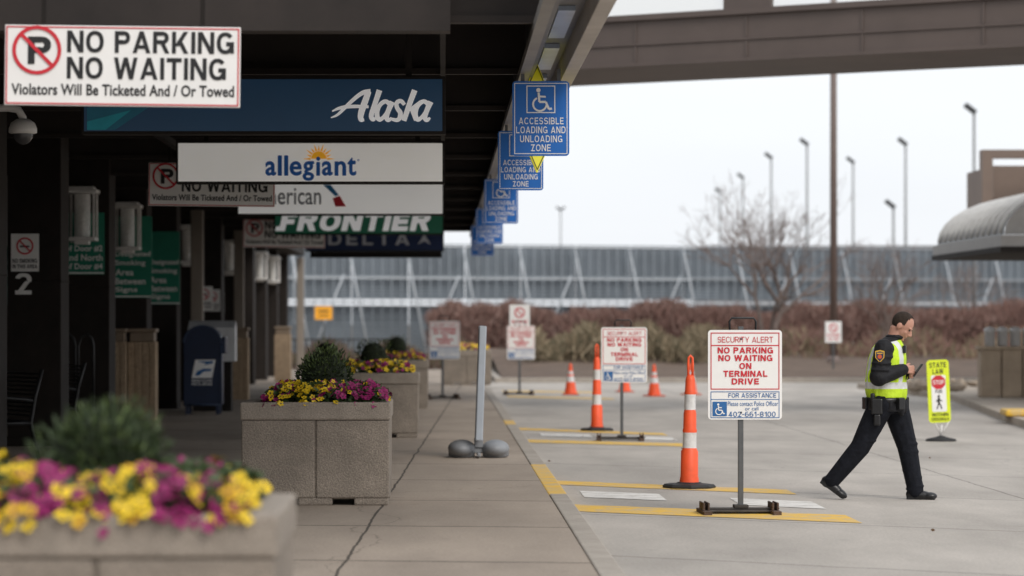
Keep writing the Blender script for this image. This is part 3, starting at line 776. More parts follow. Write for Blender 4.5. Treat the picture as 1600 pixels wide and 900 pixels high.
def green_sign(D, xc, wdt, z0, z1, lines, lab, hrow=None):
    r = root('direction_sign', (xc, D, 0), lab, 'sign', 'green smoking area signs on columns')
    b = MB(); b.box(-wdt/2, wdt/2, -.03, 0, z0, z1); b.obj('sign_panel', GREEN, r)
    b = MB(); n = len(lines); hh = hrow or (z1-z0-.12)/max(n, 1)
    zb = z0+.05
    for i, t in enumerate(lines):
        zt = zb+(n-i)*hh-.02; wd = min(wdt*.92, .062*len(t)+.04)
        b.text(t, -wdt*.46, -wdt*.46+wd, zt-hh*.72, zt, -.034, 0, .02)
    b.rect(-wdt/2+.005, wdt/2-.005, z0+.01, z0+.03, -.034)
    b.obj('lettering', WHITE, r)
    b = MB(); b.box(-.1, .1, .0005, .0055, z0+.1, z1-.1); b.obj('bracket', DARK, r)
green_sign(cf[3]-.02, -5.0, .56, 2.28, 3.14, ['North', 'of Door #2', 'and North', 'of Door #4'], 'green and white door direction sign on dark column', .125)
green_sign(cf[4]-.02, -4.87, .60, 2.0, 3.28, ['Designated', 'Smoking', 'Area', 'Between', 'Signs'], 'green designated smoking area sign on dark column', .14)
green_sign(cf[5]-.02, -4.87, .54, 1.93, 3.2, ['Designated', 'Smoking', 'Area', 'Between', 'Signs'], 'green designated smoking area sign on dark column', .15)
def nosmoke():
    r = root('no_smoking_sign', (0, 0, 0), 'small white no smoking sign on dark column', 'sign', 'no smoking signs on columns')
    b = MB(); b.box(-.17, .17, -.012, -.001, 0, .46); b.obj('sign_panel', WHITE, r, bevel=.003)
    b = MB(); b.ring(0, .31, .085, .105, -.017); b.stroke([(-.07, .38), (.07, .24)], .018, -.019); b.obj('prohibition_symbol', RED, r)
    b = MB(); b.rect(-.06, .055, .295, .315, -.015); b.caps('NO SMOKING', -.15, .15, .105, .155, -.015, 0, .2); b.caps('IN THIS AREA', -.15, .15, .04, .085, -.015, 0, .2); b.obj('lettering', BLACK, r)
    return r
N = nosmoke(); N.location = (-5.09, cf[2]-.012, 2.23)
for k, x in ((6, -4.6), (7, -4.85), (8, -5.15)): dup(N, (x, cf[k]-.03, 1.85))
b = MB(); b.caps('2', -.10, .10, 0, .26, 0, 0, .19)
tag(b.obj('door_number', WHITE, loc=(-5.11, cf[2]-.012, 1.95)), 'white number two painted on dark column', 'number')
r = root('security_camera', (-4.60, 26.0, 3.38), 'white dome security camera on curved wall arm', 'camera')
CW = mat('camera_white', (.85, .84, .82), .4, .05)
b = MB(); b.tube([(-.05, 0, .17), (.35, 0, .18), (.62, 0, .19), (.72, 0, .17), (.76, 0, .10), (.76, 0, .06)], .036, 10); b.box(-.07, -.04, -.1, .1, .07, .27); b.obj('arm', CW, r)
b = MB(); b.lathe([(.0, .09), (.06, .085), (.11, .05), (.13, 0), (.13, -.04), (.1, -.05)], (.76, 0, 0), 20); b.obj('housing', CW, r)
b = MB(); b.ball((.76, 0, -.05), (.095, .095, .1), n=16, m=8); b.obj('dome', mat('dome_dark', (.08, .08, .085), .1, .05), r)

# waste bins
def bin_(x, d, lab):
    r = root('waste_bin', (x, d, SW), lab, 'bin', 'tan aggregate waste bins by columns')
    AG = mat('tan_aggregate', (.36, .265, .175), .9, .2, 8, .5, speck=.35)
    b = MB(); b.box(-.20, .20, 0, .44, .04, 1.22)
    for k in range(4): b.box(-.205+.11*k, -.13+.11*k, -.008, -.001, .06, 1.2)
    b.obj('body', AG, r, bevel=.02)
    b = MB(); b.box(-.18, .18, .02, .42, 1.221, 1.36); b.box(-.21, .21, -.01, .45, 1.361, 1.42); b.obj('lid', mat('bin_lid', (.22, .165, .115), .6, .1), r, bevel=.015)
bin_(-4.92, 42.3, 'tan aggregate waste bin beside a dark column'); bin_(-4.50, 42.5, 'tan aggregate waste bin beside a dark column'); bin_(-3.9, 54.0, 'tan aggregate waste bin beside a dark column'); bin_(-4.0, 71.0, 'tan aggregate waste bin beside a dark column')

# mailbox
r = root('mailbox', (-3.95, 46.7, SW), 'dark blue rounded top collection mailbox on short legs', 'mailbox')
MBL = mat('mailbox_blue', (.008, .019, .055), .4, .15, 4)
prof = [(-.31, .16), (.31, .16), (.31, 1.18)]+[(.31*math.cos(t), 1.18+.28*math.sin(t)) for t in [math.pi*k/14 for k in range(1, 14)]]+[(-.31, 1.18)]
b = MB(); n = len(prof)
b.add([(p[0], 0, p[1]) for p in prof]+[(p[0], .55, p[1]) for p in prof], [tuple(range(n)), tuple(range(2*n-1, n-1, -1))]+[(i, (i+1) % n, n+(i+1) % n, n+i)[::-1] for i in range(n)])
b.obj('body', MBL, r, bevel=.01)
b = MB()
for i in range(n-1):
    a = Vector((prof[i][0], 0, prof[i][1])); c = Vector((prof[i+1][0], 0, prof[i+1][1]))
    b.tube([a, c], .014, 6)
b.obj('trim', mat('mailbox_edge', (.035, .06, .12), .4), r)
b = MB(); b.box(.311, .38, .06, .5, 1.0, 1.28); b.obj('hood', MBL, r, bevel=.02)
for x in (-.28, .22):
    for y in (.02, .45):
        b = MB(); b.box(x, x+.06, y, y+.06, 0, .159); b.obj('leg', MBL, r)
b = MB()
b.poly([(-.175, .60), (.16, .60), (.22, .90), (-.115, .90)], -.006, 0)
b.poly([(-.12, .64), (-.085, .71), (.02, .755), (.155, .75), (.14, .715), (.02, .705), (-.05, .64)], -.009, 1)
b.poly([(-.085, .875), (.18, .88), (.172, .84), (.03, .81), (.06, .84), (-.02, .858)], -.009, 1)
b.caps('UNITED STATES', -.175, .16, .535, .575, -.006, 0, .2)
b.caps('POSTAL SERVICE', -.175, .16, .48, .52, -.006, 0, .2)
b.obj('emblem', [mat('emblem_white', (.9, .9, .9), .4, .02), BLUET], r, label='white emblem with stylised blue eagle head')
r = root('drop_box', (-3.88, 48.4, SW), 'pale grey courier drop box standing behind the mailbox', 'drop box')
b = MB(); b.box(-.46, .34, 0, .5, .85, 1.42); b.add([(-.46, 0, 1.421), (.34, 0, 1.421), (.34, .5, 1.421), (-.46, .5, 1.421), (-.46, .25, 1.54), (.34, .25, 1.54)], [(0, 1, 5, 4), (3, 4, 5, 2), (0, 4, 3), (1, 2, 5)]); b.obj('body', mat('drop_grey', (.55, .56, .58), .5), r)
b = MB(); b.box(-.38, .27, .05, .45, 0, .849); b.obj('stand', DARK, r)

# bench
def bench(loc, rz):
    r = root('bench', loc, 'black metal slatted bench with looped armrests', 'bench', 'black metal benches by the building', rz)
    b = MB()
    for k in range(12): b.tube([(-.8, .02+.035*k, .44-.02*math.sin(k/3.5)), (.8, .02+.035*k, .44-.02*math.sin(k/3.5))], .011, 6)
    b.obj('seat', BLACK, r)
    b = MB()
    for k in range(11): b.tube([(-.8, .46+.012*k, .5+.045*k), (.8, .46+.012*k, .5+.045*k)], .011, 6)
    b.obj('backrest', BLACK, r)
    for x in (-.82, .82):
        b = MB(); b.tube([(x, .0, 0), (x, .0, .42), (x, -.04, .58), (x, .0, .68), (x, .12, .70), (x, .35, .68), (x, .47, .66)], .022, 8)
        b.tube([(x, .55, 0), (x, .45, .42), (x, .50, .7), (x, .58, 1.0)], .022, 8); b.tube([(x, 0, .42), (x, .45, .42)], .02, 8)
        b.obj('armrest', BLACK, r)
    return r
B1 = bench((-5.25, 31.2, SW), math.radians(-60))
dup(B1, (-5.3, 36.6, SW), math.radians(-75))
r = root('luggage_rack', (-5.0, 37.6, SW), 'tall black tubular metal rack beside column', 'rack')
for k in range(3):
    b = MB(); x = -.3+.24*k; b.tube([(x, 0, 0), (x, 0, 1.2), (x+.04, 0, 1.32), (x+.12, 0, 1.36), (x+.18, 0, 1.30), (x+.2, 0, 1.2), (x+.2, 0, 0)], .018, 8); b.obj('hoop', BLACK, r)

# ------------------------------------------------------------------ grey plastic sign stand (edge-on)
r = root('sign_stand', (.40, 31.8, SW), 'grey plastic sign stand seen edge-on with rounded weights', 'sign stand')
GP = mat('grey_plastic', (.24, .25, .265), .55, .12, 5); GP2 = mat('stand_frame', (.40, .44, .49), .45, .08, 5)
for sx in (-.19, .19):
    b = MB(); b.ball((sx*1.0, 0, .10), (.155, .26, .10), 0, 18, 10); b.lathe([(.10, .0), (.145, .015), (.15, .08)], (sx, 0, 0), 16); b.obj('base_weight', GP, r)
b = MB(); b.box(-.12, .12, -.06, .06, .05, .11); b.box(-.05, .05, -.08, .08, .11, .22); b.box(-.02, .02, -.3, .3, .02, .06); b.obj('crossbar', GP, r, bevel=.01)
M_ = Matrix.Translation((.0, 0, .2)) @ Matrix.Rotation(math.radians(2.0), 4, 'Y')
b = MB(); b.box(-.032, .032, -.34, .34, .03, 1.25, M=M_); b.box(-.04, .04, -.36, -.32, .0, 1.27, M=M_); b.box(-.04, .04, .32, .36, .0, 1.27, M=M_); b.obj('panel_frame', GP2, r, bevel=.012)

# ------------------------------------------------------------------ channelizer posts & cones
def channelizer():
    r = root('channelizer_post', (0, 0, 0), 'tall orange channelizer post with reflective bands, rubber base', 'traffic post', 'orange channelizer posts on the road')
    prof = [(.095, .05), (.092, .09), (.086, .12), (.083, .36), (.072, .375), (.068, .39), (.067, .54), (.071, .56), (.064, .58), (.062, .73), (.057, .745), (.055, .76), (.054, .91), (.057, .925), (.051, .94), (.047, 1.05), (.035, 1.09), (.0, 1.10)]
    mis = [0]*17; mis[5] = 1; mis[11] = 1
    b = MB(); b.lathe(prof, n=22, mis=mis); b.obj('body', [ORANGE, BANDW], r)
    b = MB(); b.tube([(-.020, 0, 1.07), (-.022, 0, 1.20), (-.018, 0, 1.265), (0, 0, 1.285), (.018, 0, 1.265), (.022, 0, 1.20), (.020, 0, 1.07)], .012, 8); b.obj('handle', ORANGE, r)
    b = MB(); b.lathe([(.0, .0), (.255, .0), (.26, .02), (.24, .04), (.13, .048), (.11, .06), (0, .06)], n=8, smooth=False); b.obj('base', RUBBER, r)
    return r
CH = channelizer(); CH.location = (2.39, 27.6, 0); dup(CH, (2.29, 42.3, 0), .4)
CH.rotation_euler = (0, math.radians(.6), 0)
def cone():
    r = root('traffic_cone', (0, 0, 0), 'orange traffic cone with white reflective bands on road', 'traffic cone', 'orange traffic cones across the road')
    b = MB(); b.lathe([(.145, .03), (.12, .14), (.095, .29), (.07, .42), (.063, .46), (.050, .53), (.036, .62), (.026, .69), (.018, .70), (0, .70)], n=20, mis=[0, 0, 1, 0, 1, 0, 0, 0, 0]); b.obj('body', [ORANGE, BANDW], r)
    b = MB(); b.box(-.185, .185, -.185, .185, 0, .032); b.obj('base', mat('cone_base', (.55, .08, .02), .6), r, bevel=.02)
    return r
CN = cone(); CN.location = (2.85, 63.5, 0)
dup(CN, (4.62, 62.2, 0), .5); dup(CN, (5.55, 63.6, 0), .3); dup(CN, (4.22, 66.0, 0), .2)

# ------------------------------------------------------------------ in-street pedestrian sign
r = root('pedestrian_sign', (6.76, 38.6, 0), 'neon yellow state law stop for pedestrians sign', 'sign', rotz=math.radians(4))
s = 115.
f = lambda px: (px-1464)/s
g = lambda py: (689-py)/s
NEON = mat('neon_yellow', (.70, .80, .02), .45, .05)
b = MB(); b.rrect(f(1446), f(1481), g(660), g(562), -.012, .05); b.rrect(f(1446), f(1481), g(660), g(562), 0, .05); b.box(f(1448), f(1479), -.011, -.001, g(658), g(564))
PN = b.obj('sign_panel', NEON, r)
b = MB(); y = -.016
b.caps('STATE', f(1450), f(1477), g(574), g(566), y, 0, .17); b.caps('LAW', f(1455), f(1472), g(584), g(576), y, 0, .17); b.caps('FOR', f(1458), f(1469), g(614), g(609), y-.004, 0, .17)
b.caps('WITHIN', f(1451), f(1477), g(650), g(645), y, 0, .17); b.caps('CROSSWALK', f(1450), f(1478), g(657), g(652), y, 0, .17)
cx, cz = f(1463), g(629); k = .0085
b.disc(cx, cz+10.5*k, 2*k, y-.004); b.stroke([(cx, cz+8*k), (cx-.3*k, cz)], 3.6*k, y-.004); b.stroke([(cx, cz), (cx-3.8*k, cz-10*k)], 1.8*k, y-.005); b.stroke([(cx, cz), (cx+2.5*k, cz-4*k), (cx+4*k, cz-10*k)], 1.8*k, y-.006)
b.stroke([(cx, cz+7*k), (cx+5*k, cz+2*k)], 1.4*k, y-.007); b.stroke([(cx, cz+7*k), (cx-4.5*k, cz+2*k)], 1.4*k, y-.008)
b.obj('lettering', BLACK, r)
b = MB(); b.rrect(f(1452), f(1475), g(643), g(586), y, .02); b.obj('inner_panel', WHITE, r)
b = MB(); cx, cz = f(1463.5), g(597); b.add([(cx+.1*math.cos(math.radians(22.5+45*i)), y-.003, cz+.1*math.sin(math.radians(22.5+45*i))) for i in range(8)], [tuple(range(8))]); b.obj('stop_symbol', RED, r)
b = MB(); b.caps('STOP', cx-.075, cx+.075, cz-.028, cz+.028, y-.006, 0, .18); b.obj('stop_lettering', WHITE, r)
b = MB(); b.lathe([(.0, 0), (.21, 0), (.20, .03), (.08, .055), (.03, .075), (0, .075)], n=20); b.obj('base', RUBBER, r)
b = MB(); b.tube([(0, 0, .07), (0.01, 0, .22)], .014, 8); b.tube([(-.0, 0, .08), (-.1, 0, .28)], .008, 6); b.tube([(.0, 0, .08), (.12, 0, .28)], .008, 6); b.obj('stem', GREYP, r)
for o in r.children:
    if o.name.split('.')[0] not in ('base', 'stem'): o.rotation_euler[1] = math.radians(-2.5)

# ------------------------------------------------------------------ police officer
def remesh(mb, name, mats, parent, vox, smooth=3, fn=None):
    me = mb.mesh(name, mats); o = bpy.data.objects.new(name, me); COL.objects.link(o)
    m = o.modifiers.new('r', 'REMESH'); m.mode = 'VOXEL'; m.voxel_size = vox; m.use_smooth_shade = True
    if smooth: sm = o.modifiers.new('s', 'SMOOTH'); sm.iterations = smooth; sm.factor = .5
    dg = bpy.context.evaluated_depsgraph_get(); dg.update()
    nm = bpy.data.meshes.new_from_object(o.evaluated_get(dg)); o.modifiers.clear(); o.data = nm; nm.name = name
    nm.materials.clear()
    for q in mats: nm.materials.append(q)
    for p in nm.polygons:
        p.use_smooth = True; p.material_index = fn(p.center) if fn else 0
    o.parent = parent
    return o
SKIN = mat('skin', (.47, .245, .175), .55, .08, 20); UNI = mat('black_uniform', (.008, .009, .013), .85, .35, 14, .9, bscale=13, spec=.2)
JKT = mat('black_jacket', (.008, .008, .010), .7, .35, 12, .9, bscale=11, spec=.3)
LEA = mat('black_leather', (.010, .010, .011), .35, .2, 20)
HIV = mat('hi_vis_yellow', (.50, .70, .018), .65, .16, 9, .8, bscale=11); SIL = mat('vest_silver', (.62, .63, .62), .35, .1, 15)
HAIR = mat('dark_hair', (.035, .025, .019), .8, .4, 60, .6, bscale=120, spec=.2)
r = root('person', (4.05, 25.8, 0), 'police officer in black uniform and yellow vest walking, looking down', 'person', rotz=math.radians(-16))
HM = Matrix.Translation((.115, 0, 1.580)) @ Matrix.Rotation(math.radians(38), 4, 'Y')
def T3(p): return HM @ Vector(p)
def hand(b, wr, el, side, sgn):
    wr = Vector(wr); d = (wr-Vector(el)).normalized(); dn = Vector((0, 0, -1)); lat = Vector((0, 1, 0))
    d2 = (d+dn*.25).normalized(); lt = (lat-d2*lat.dot(d2)).normalized(); up = d2.cross(lt).normalized()
    if up.z < 0: up = -up
    for k in (-1, 0, 1): b.cap(wr+up*.012*k+d2*.01, wr+d2*.08+up*.024*k, .018, .015)
    inn = lt*sgn
    for k, L_ in enumerate((.030, .034, .032, .025)):
        o0 = wr+d2*.085+up*(.03-.02*k)
        p1 = o0+d2*L_+inn*.008; p2 = p1+d2*L_*.45+inn*L_*.75; p3 = p2+inn*L_*.6-d2*L_*.35
        b.cap(o0, p1, .0095, .009); b.cap(p1, p2, .009, .0085); b.cap(p2, p3, .0085, .0075)
    t0 = wr+d2*.03+up*.03; t1 = t0+d2*.035+up*.022+inn*.012; t2 = t1+d2*.028+inn*.02
    b.cap(t0, t1, .012, .010); b.cap(t1, t2, .010, .0085)
ShR, ElR, WrR = (-.025, -.20, 1.375), (-.06, -.275, 1.115), (.135, -.14, 1.18)
ShL, ElL, WrL = (.0, .20, 1.375), (.02, .275, 1.125), (.165, .06, 1.15)
HpR, KnR, AnR = (-.05, -.10, .88), (-.25, -.11, .475), (-.50, -.10, .175)
HpL, KnL, AnL = (.03, .10, .88), (.15, .10, .475), (.225, .09, .085)
b = MB()
b.ball((-.005, 0, .022), (.098, .080, .098), M=HM, n=20, m=14); b.ball((.028, 0, -.03), (.070, .064, .086), M=HM, n=18, m=12); b.ball((.046, 0, -.086), (.045, .046, .032), M=HM); b.ball((.0, 0, -.07), (.062, .062, .045), M=HM)
b.tube([T3((.090, 0, .012)), T3((.106, 0, -.012)), T3((.122, 0, -.036))], [.008, .011, .014], 8); b.ball((.108, 0, -.037), (.016, .017, .010), M=HM)
b.ball((.083, .03, .024), (.016, .026, .008), M=HM); b.ball((.083, -.03, .024), (.016, .026, .008), M=HM)
b.ball((.090, 0, -.060), (.013, .024, .007), M=HM); b.ball((.087, 0, -.071), (.012, .020, .007), M=HM); b.ball((.078, 0, -.1), (.02, .024, .016), M=HM)
for sy in (-1, 1):
    b.ball((-.010, .081*sy, -.014), (.022, .012, .034), M=HM); b.ball((.06, .045*sy, -.03), (.02, .016, .02), M=HM)
b.tube([(.03, 0, 1.42), (.055, 0, 1.50), T3((-.02, 0, -.04))], [.070, .066, .064], 14)
b.loft([(-.03, 0, .84, .11, .15), (-.035, 0, 1.0, .12, .15), (-.02, 0, 1.2, .13, .17), (-.01, 0, 1.36, .11, .17), (.015, 0, 1.44, .07, .09)], 16)
for a, c, d in ((ShR, ElR, WrR), (ShL, ElL, WrL)): b.cap(a, c, .052, .042); b.cap(c, d, .042, .028)
hand(b, WrR, ElR, 'R', 1); hand(b, WrL, ElL, 'L', -1)
for a, c, d in ((HpR, KnR, AnR), (HpL, KnL, AnL)): b.cap(a, c, .085, .055); b.cap(c, d, .055, .038)
remesh(b, 'body', [SKIN], r, .0065, 2)
b = MB()
for sy in (-1, 1): b.ball((.084, .031*sy, .006), (.010, .012, .007), 0, M=HM, n=10, m=6)
b.obj('eyes', mat('eye_dark', (.03, .02, .018), .2), r)
b = MB(); b.ball((-.010, 0, .028), (.101, .084, .099), 0, 36, 26, keep=lambda c: (c.x < .0 and c.z > -.045-.3*max(0, c.x+.09)) or (c.z > .085 and c.x < .045-.35*abs(c.y)) or (c.x < .022 and c.z > .012 and abs(c.y) > .05), M=HM)
b.obj('hair', HAIR, r)
# jacket
b = MB()
b.loft([(-.01, 0, .80, .160, .185), (-.012, 0, .83, .165, .19), (-.025, 0, .92, .15, .18), (-.035, 0, 1.0, .158, .185), (-.028, 0, 1.15, .165, .195), (-.016, 0, 1.28, .158, .208), (-.006, 0, 1.37, .138, .205), (.008, 0, 1.43, .10, .145), (.028, 0, 1.475, .076, .082)], 24)
for a, c, d in ((ShR, ElR, WrR), (ShL, ElL, WrL)):
    a = Vector(a); c = Vector(c); d = Vector(d)
    b.cap(a, a.lerp(c, .5), .088, .084); b.cap(a.lerp(c, .5), c, .084, .080); b.cap(c, c.lerp(d, .5), .080, .072); b.cap(c.lerp(d, .5), d+(d-c)*.02, .072, .055)
    for t in (.3, .52, .75): q = a.lerp(c, t)+Vector((R(-.01, .01), R(-.01, .01), 0)); b.ball(q, (.094, .094, .022))
    for t in (.25, .5, .72): q = c.lerp(d, t); b.ball(q, (.022, .080-.02*t, .080-.02*t))
    b.ball(c, (.088, .085, .085))
for k in range(7):
    an = R(0, 6.28); b.ball((-.01+.15*math.cos(an), .17*math.sin(an), R(.80, .9)), (.03, .03, .07))
remesh(b, 'jacket', [JKT], r, .010, 3)
# vest
b = MB()
b.loft([(-.03, 0, .925, .176, .200), (-.035, 0, 1.02, .176, .204), (-.028, 0, 1.15, .182, .211), (-.016, 0, 1.28, .173, .214), (-.006, 0, 1.37, .152, .198), (.002, 0, 1.425, .118, .152), (.012, 0, 1.455, .092, .108)], 28)
for k in range(16):
    an = R(0, 6.28); b.ball((-.03+.172*math.cos(an), .2*math.sin(an), R(.96, 1.25)), (.024, .024, R(.05, .12)))
def vfn(c):
    ay = abs(c.y)
    if 1.005 < c.z < 1.065: return 1
    if .09 < ay < .145 and c.z > 1.065: return 1
    if c.x > 0 and ay < .012: return 2
    return 0
remesh(b, 'vest', [HIV, SIL, JKT], r, .0085, 2, vfn)
b = MB(); b.ball((.05, 0, 1.475), (.088, .080, .038)); b.obj('collar', JKT, r)
# trousers
b = MB()
b.loft([(-.03, 0, .78, .12, .175), (-.03, 0, .88, .13, .178), (-.035, 0, .95, .12, .165)], 18)
for a, c, d in ((HpR, KnR, AnR), (HpL, KnL, AnL)):
    a = Vector(a); c = Vector(c); d = Vector(d)
    b.cap(a, a.lerp(c, .5), .122, .110); b.cap(a.lerp(c, .5), c, .110, .092); b.cap(c, c.lerp(d, .5), .092, .084); b.cap(c.lerp(d, .5), d+(d-c)*.02, .084, .074)
    for t in (.55, .70, .82, .90, .98): b.ball(c.lerp(d, t)+Vector((R(-.012, .012), 0, 0)), (.088-.006*t, .080, .02))
    for t in (-.2, -.08, .1): b.ball(c.lerp(d, t)+Vector((R(-.01, .01), 0, 0)), (.100, .095, .022))
remesh(b, 'trousers', [UNI], r, .010, 2)
def shoe(an, pitch):
    b = MB()
    M = Matrix.Translation(an) @ Matrix.Rotation(math.radians(pitch), 4, 'Y')
    b.ball((-.03, 0, -.04), (.060, .045, .058), M=M); b.ball((.05, 0, -.045), (.095, .050, .042), M=M, n=16, m=10); b.ball((.13, 0, -.052), (.068, .053, .036), M=M, n=16, m=10); b.ball((0, 0, .01), (.055, .05, .06), M=M)
    b.box(-.08, -.01, -.040, .040, -.088, -.065, M=M); b.box(.0, .175, -.044, .044, -.085, -.068, M=M)
    return b
b = shoe(AnR, 36); remesh(b, 'shoe', [LEA], r, .0085, 2)
b = shoe(AnL, 0); remesh(b, 'shoe', [LEA], r, .0085, 2)
b = MB(); b.loft([(-.028, 0, .885, .174, .202), (-.028, 0, .926, .174, .202)], 28)
b.obj('duty_belt', LEA, r)
b = MB(); b.box(-.13, -.03, -.265, -.20, .78, .92); b.box(-.11, -.05, -.26, -.21, .68, .78); b.box(-.14, -.10, -.255, -.22, .91, .97); b.obj('holster', LEA, r, bevel=.012)
b = MB()
for a in (-150, -120, 180, 150, -40, 35):
    t = math.radians(a); M = Matrix.Translation((-.028+.17*math.cos(t), .20*math.sin(t), .90)) @ Matrix.Rotation(t, 4, 'Z'); b.box(-.01, .045, -.035, .035, -.08, .03, M=M)
b.obj('belt_pouch', LEA, r, bevel=.008)
b = MB(); y0 = -.323
pts = [(-.042, .05), (.0, .06), (.042, .05), (.04, -.01), (0, -.055), (-.04, -.01)]
b.poly([(x-.045, 1.30+z) for x, z in pts], y0, 0); b.poly([(x*.8-.045, 1.30+z*.8) for x, z in pts], y0-.002, 1); b.disc(-.045, 1.30, .02, y0-.004, 2, 12); b.rect(-.07, -.02, 1.325, 1.335, y0-.004, 0)
o = b.obj('shoulder_patch', [mat('patch_gold', (.7, .42, .05)), mat('patch_navy', (.01, .03, .09)), mat('patch_red', (.6, .1, .03))], r)
b = MB(); b.box(.13, .16, -.10, -.05, 1.33, 1.40); b.obj('radio_microphone', LEA, r, bevel=.006)
b = MB(); b.box(-.038, .038, -.006, .006, -.07, .07)
o = b.obj('mobile_phone', BLACK, bevel=.004); o.location = Matrix.Translation((4.05, 25.8, 0)) @ Matrix.Rotation(math.radians(-16), 4, 'Z') @ Vector((.26, -.04, 1.175)); o.rotation_euler = (math.radians(-35), 0, math.radians(-90))
tag(o, 'small black mobile phone held in both hands', 'phone')

# ------------------------------------------------------------------ skybridge
r = root('skybridge', (2.2, 50, 0), 'brown steel pedestrian skybridge with windows crossing over road', 'bridge', rotz=math.atan2(-4.2, 7.2))
b = MB(); b.box(-6, 22, 0, 3.2, 6.06, 6.12); b.box(-6, 22, .05, .12, 6.121, 6.85); b.box(-6, 22, 3.0, 3.1, 6.121, 6.85); b.box(-6, 22, -.03, .2, 6.851, 6.95)
b.box(-6, 22, .02, .049, 6.42, 6.46)
x = -5
while x < 22: b.box(x-.02, x+.02, .03, .049, 6.13, 6.41); b.box(x-.02, x+.02, .03, .049, 6.47, 6.84); x += 2.1
b.obj('girder', TAUPE, r)
b = MB(); x = -5
while x < 22: b.box(x-.43, x+.43, .04, .2, 6.951, 9.0); x += 4.2
b.box(-6, 22, .045, .15, 9.001, 9.3); b.obj('window_frame', TAUPE, r)
gm = bpy.data.materials.new('window_glass'); gm.use_nodes = True; gn = gm.node_tree
tr = gn.nodes.new('ShaderNodeBsdfTransparent'); tr.inputs[0].default_value = (.93, .92, .9, 1); mxs = gn.nodes.new('ShaderNodeMixShader'); mxs.inputs[0].default_value = .25
gn.links.new(tr.outputs[0], mxs.inputs[1]); gn.nodes['Principled BSDF'].inputs['Base Color'].default_value = (.7, .67, .62, 1); gn.nodes['Principled BSDF'].inputs['Roughness'].default_value = .1
gn.links.new(gn.nodes['Principled BSDF'].outputs[0], mxs.inputs[2]); gn.links.new(mxs.outputs[0], gn.nodes['Material Output'].inputs[0])
b = MB(); b.rect(-6, 22, 6.951, 9.0, .12); b.obj('window', gm, r)
b = MB(); b.box(-6, 22, -.1, 3.2, 9.301, 9.6); b.obj('roof', TAUPE, r)

# ------------------------------------------------------------------ background: screened elevated ramp
r = root('parking_ramp', (10, 130, 0), 'long blue-grey slatted parking ramp with slanted steel struts', 'parking ramp')
def P2_(mb, name, m, **k):
    o = mb.obj(name, m, r, **k); o.location = (-10, -130, 0); return o
def rampY(x): return 122+.32*(x+10)
RG = mat('ramp_grey', (.165, .195, .225), .5, .25, .4); RGL = mat('ramp_light', (.30, .335, .365), .5, .15, .3); RGD = mat('ramp_back', (.17, .195, .22), .6, .3, .35); RGW = mat('ramp_pale', (.46, .49, .52), .5, .15, .3)
segs = [(-14+2.5*i) for i in range(23)]
bG = MB(); bL = MB(); bD = MB(); bW = MB()
for i in range(len(segs)-1):
    xa, xb = segs[i], segs[i+1]-.04; ya, yb = rampY(xa), rampY(xb)
    def bx(mb, z0, z1, off, th=.1):
        mb.add([(xa, ya+off, z0), (xb, yb+off, z0), (xb, yb+off, z1), (xa, ya+off, z1), (xa, ya+off+th, z0), (xb, yb+off+th, z0), (xb, yb+off+th, z1), (xa, ya+off+th, z1)],
               [(0, 1, 2, 3), (7, 6, 5, 4), (3, 2, 6, 7), (4, 5, 1, 0), (0, 3, 7, 4), (1, 5, 6, 2)])
    for k in range(8): bx(bG, 3.72+.165*k, 3.83+.165*k, .5, .05)
    bx(bD, 3.6, 5.0, .9)
    bx(bL, 5.03, 5.10, .35); bx(bL, 3.60, 3.68, .3)
    for k in range(6): bx(bG, 2.70+.15*k, 2.80+.15*k, .7, .05)
    bx(bL, 2.66, 3.58, 1.2); bx(bW, 2.46, 2.57, .4, .3); bx(bD, 1.7, 2.38, 1.5, .2)
    for k in range(13): bx(bG, .1+.17*k, .2+.17*k, 1.0, .04)
    bx(bL, 0.0, 1.68, 1.6, .2)
P2_(bG, 'slats', RG); P2_(bL, 'rail', RGL); P2_(bD, 'deck', RGD); P2_(bW, 'kerb_rail', RGW)
b = MB()
x = -14
while x < 41:
    y = rampY(x)
    b.tube([(x, y+.3, 0), (x, y+.3, 5.08)], .018, 4); x += .42
P2_(b, 'mullion', RGL)
b = MB()
for i, x in enumerate(segs):
    y = rampY(x)
    b.tube([(x-.1, y, 4.9), (x+.8, y-.2, 0.2)], .042, 6)
    if i % 2: b.tube([(x+2.2, y+.2, 3.7), (x+.8, y, .2)], .036, 6)
P2_(b, 'strut', RGW)
b = MB(); b.box(-3, 40, 0, 12, 0, 7.2)
tag(b.obj('distant_building', mat('distant_roof', (.20, .20, .21), .7, .2, .1), loc=(22, 205, 0)), 'long low grey terminal building beyond the ramp', 'building')
r = root('construction_sign', (-4.95, 118, 0), 'small orange construction sign on post before ramp', 'sign')
b = MB(); b.box(-.36, .36, -.02, 0, 1.75, 2.3); b.obj('sign_panel', mat('orange_sign', (.9, .40, .02)), r)
b = MB(); b.stroke([(-.22, 2.1), (.22, 2.1)], .07, -.025); b.stroke([(-.2, 1.92), (.2, 1.92)], .05, -.025); b.obj('marking', BLACK, r)
b = MB(); b.box(-.03, .03, .001, .05, 0, 2.3); b.obj('post', STEEL, r)

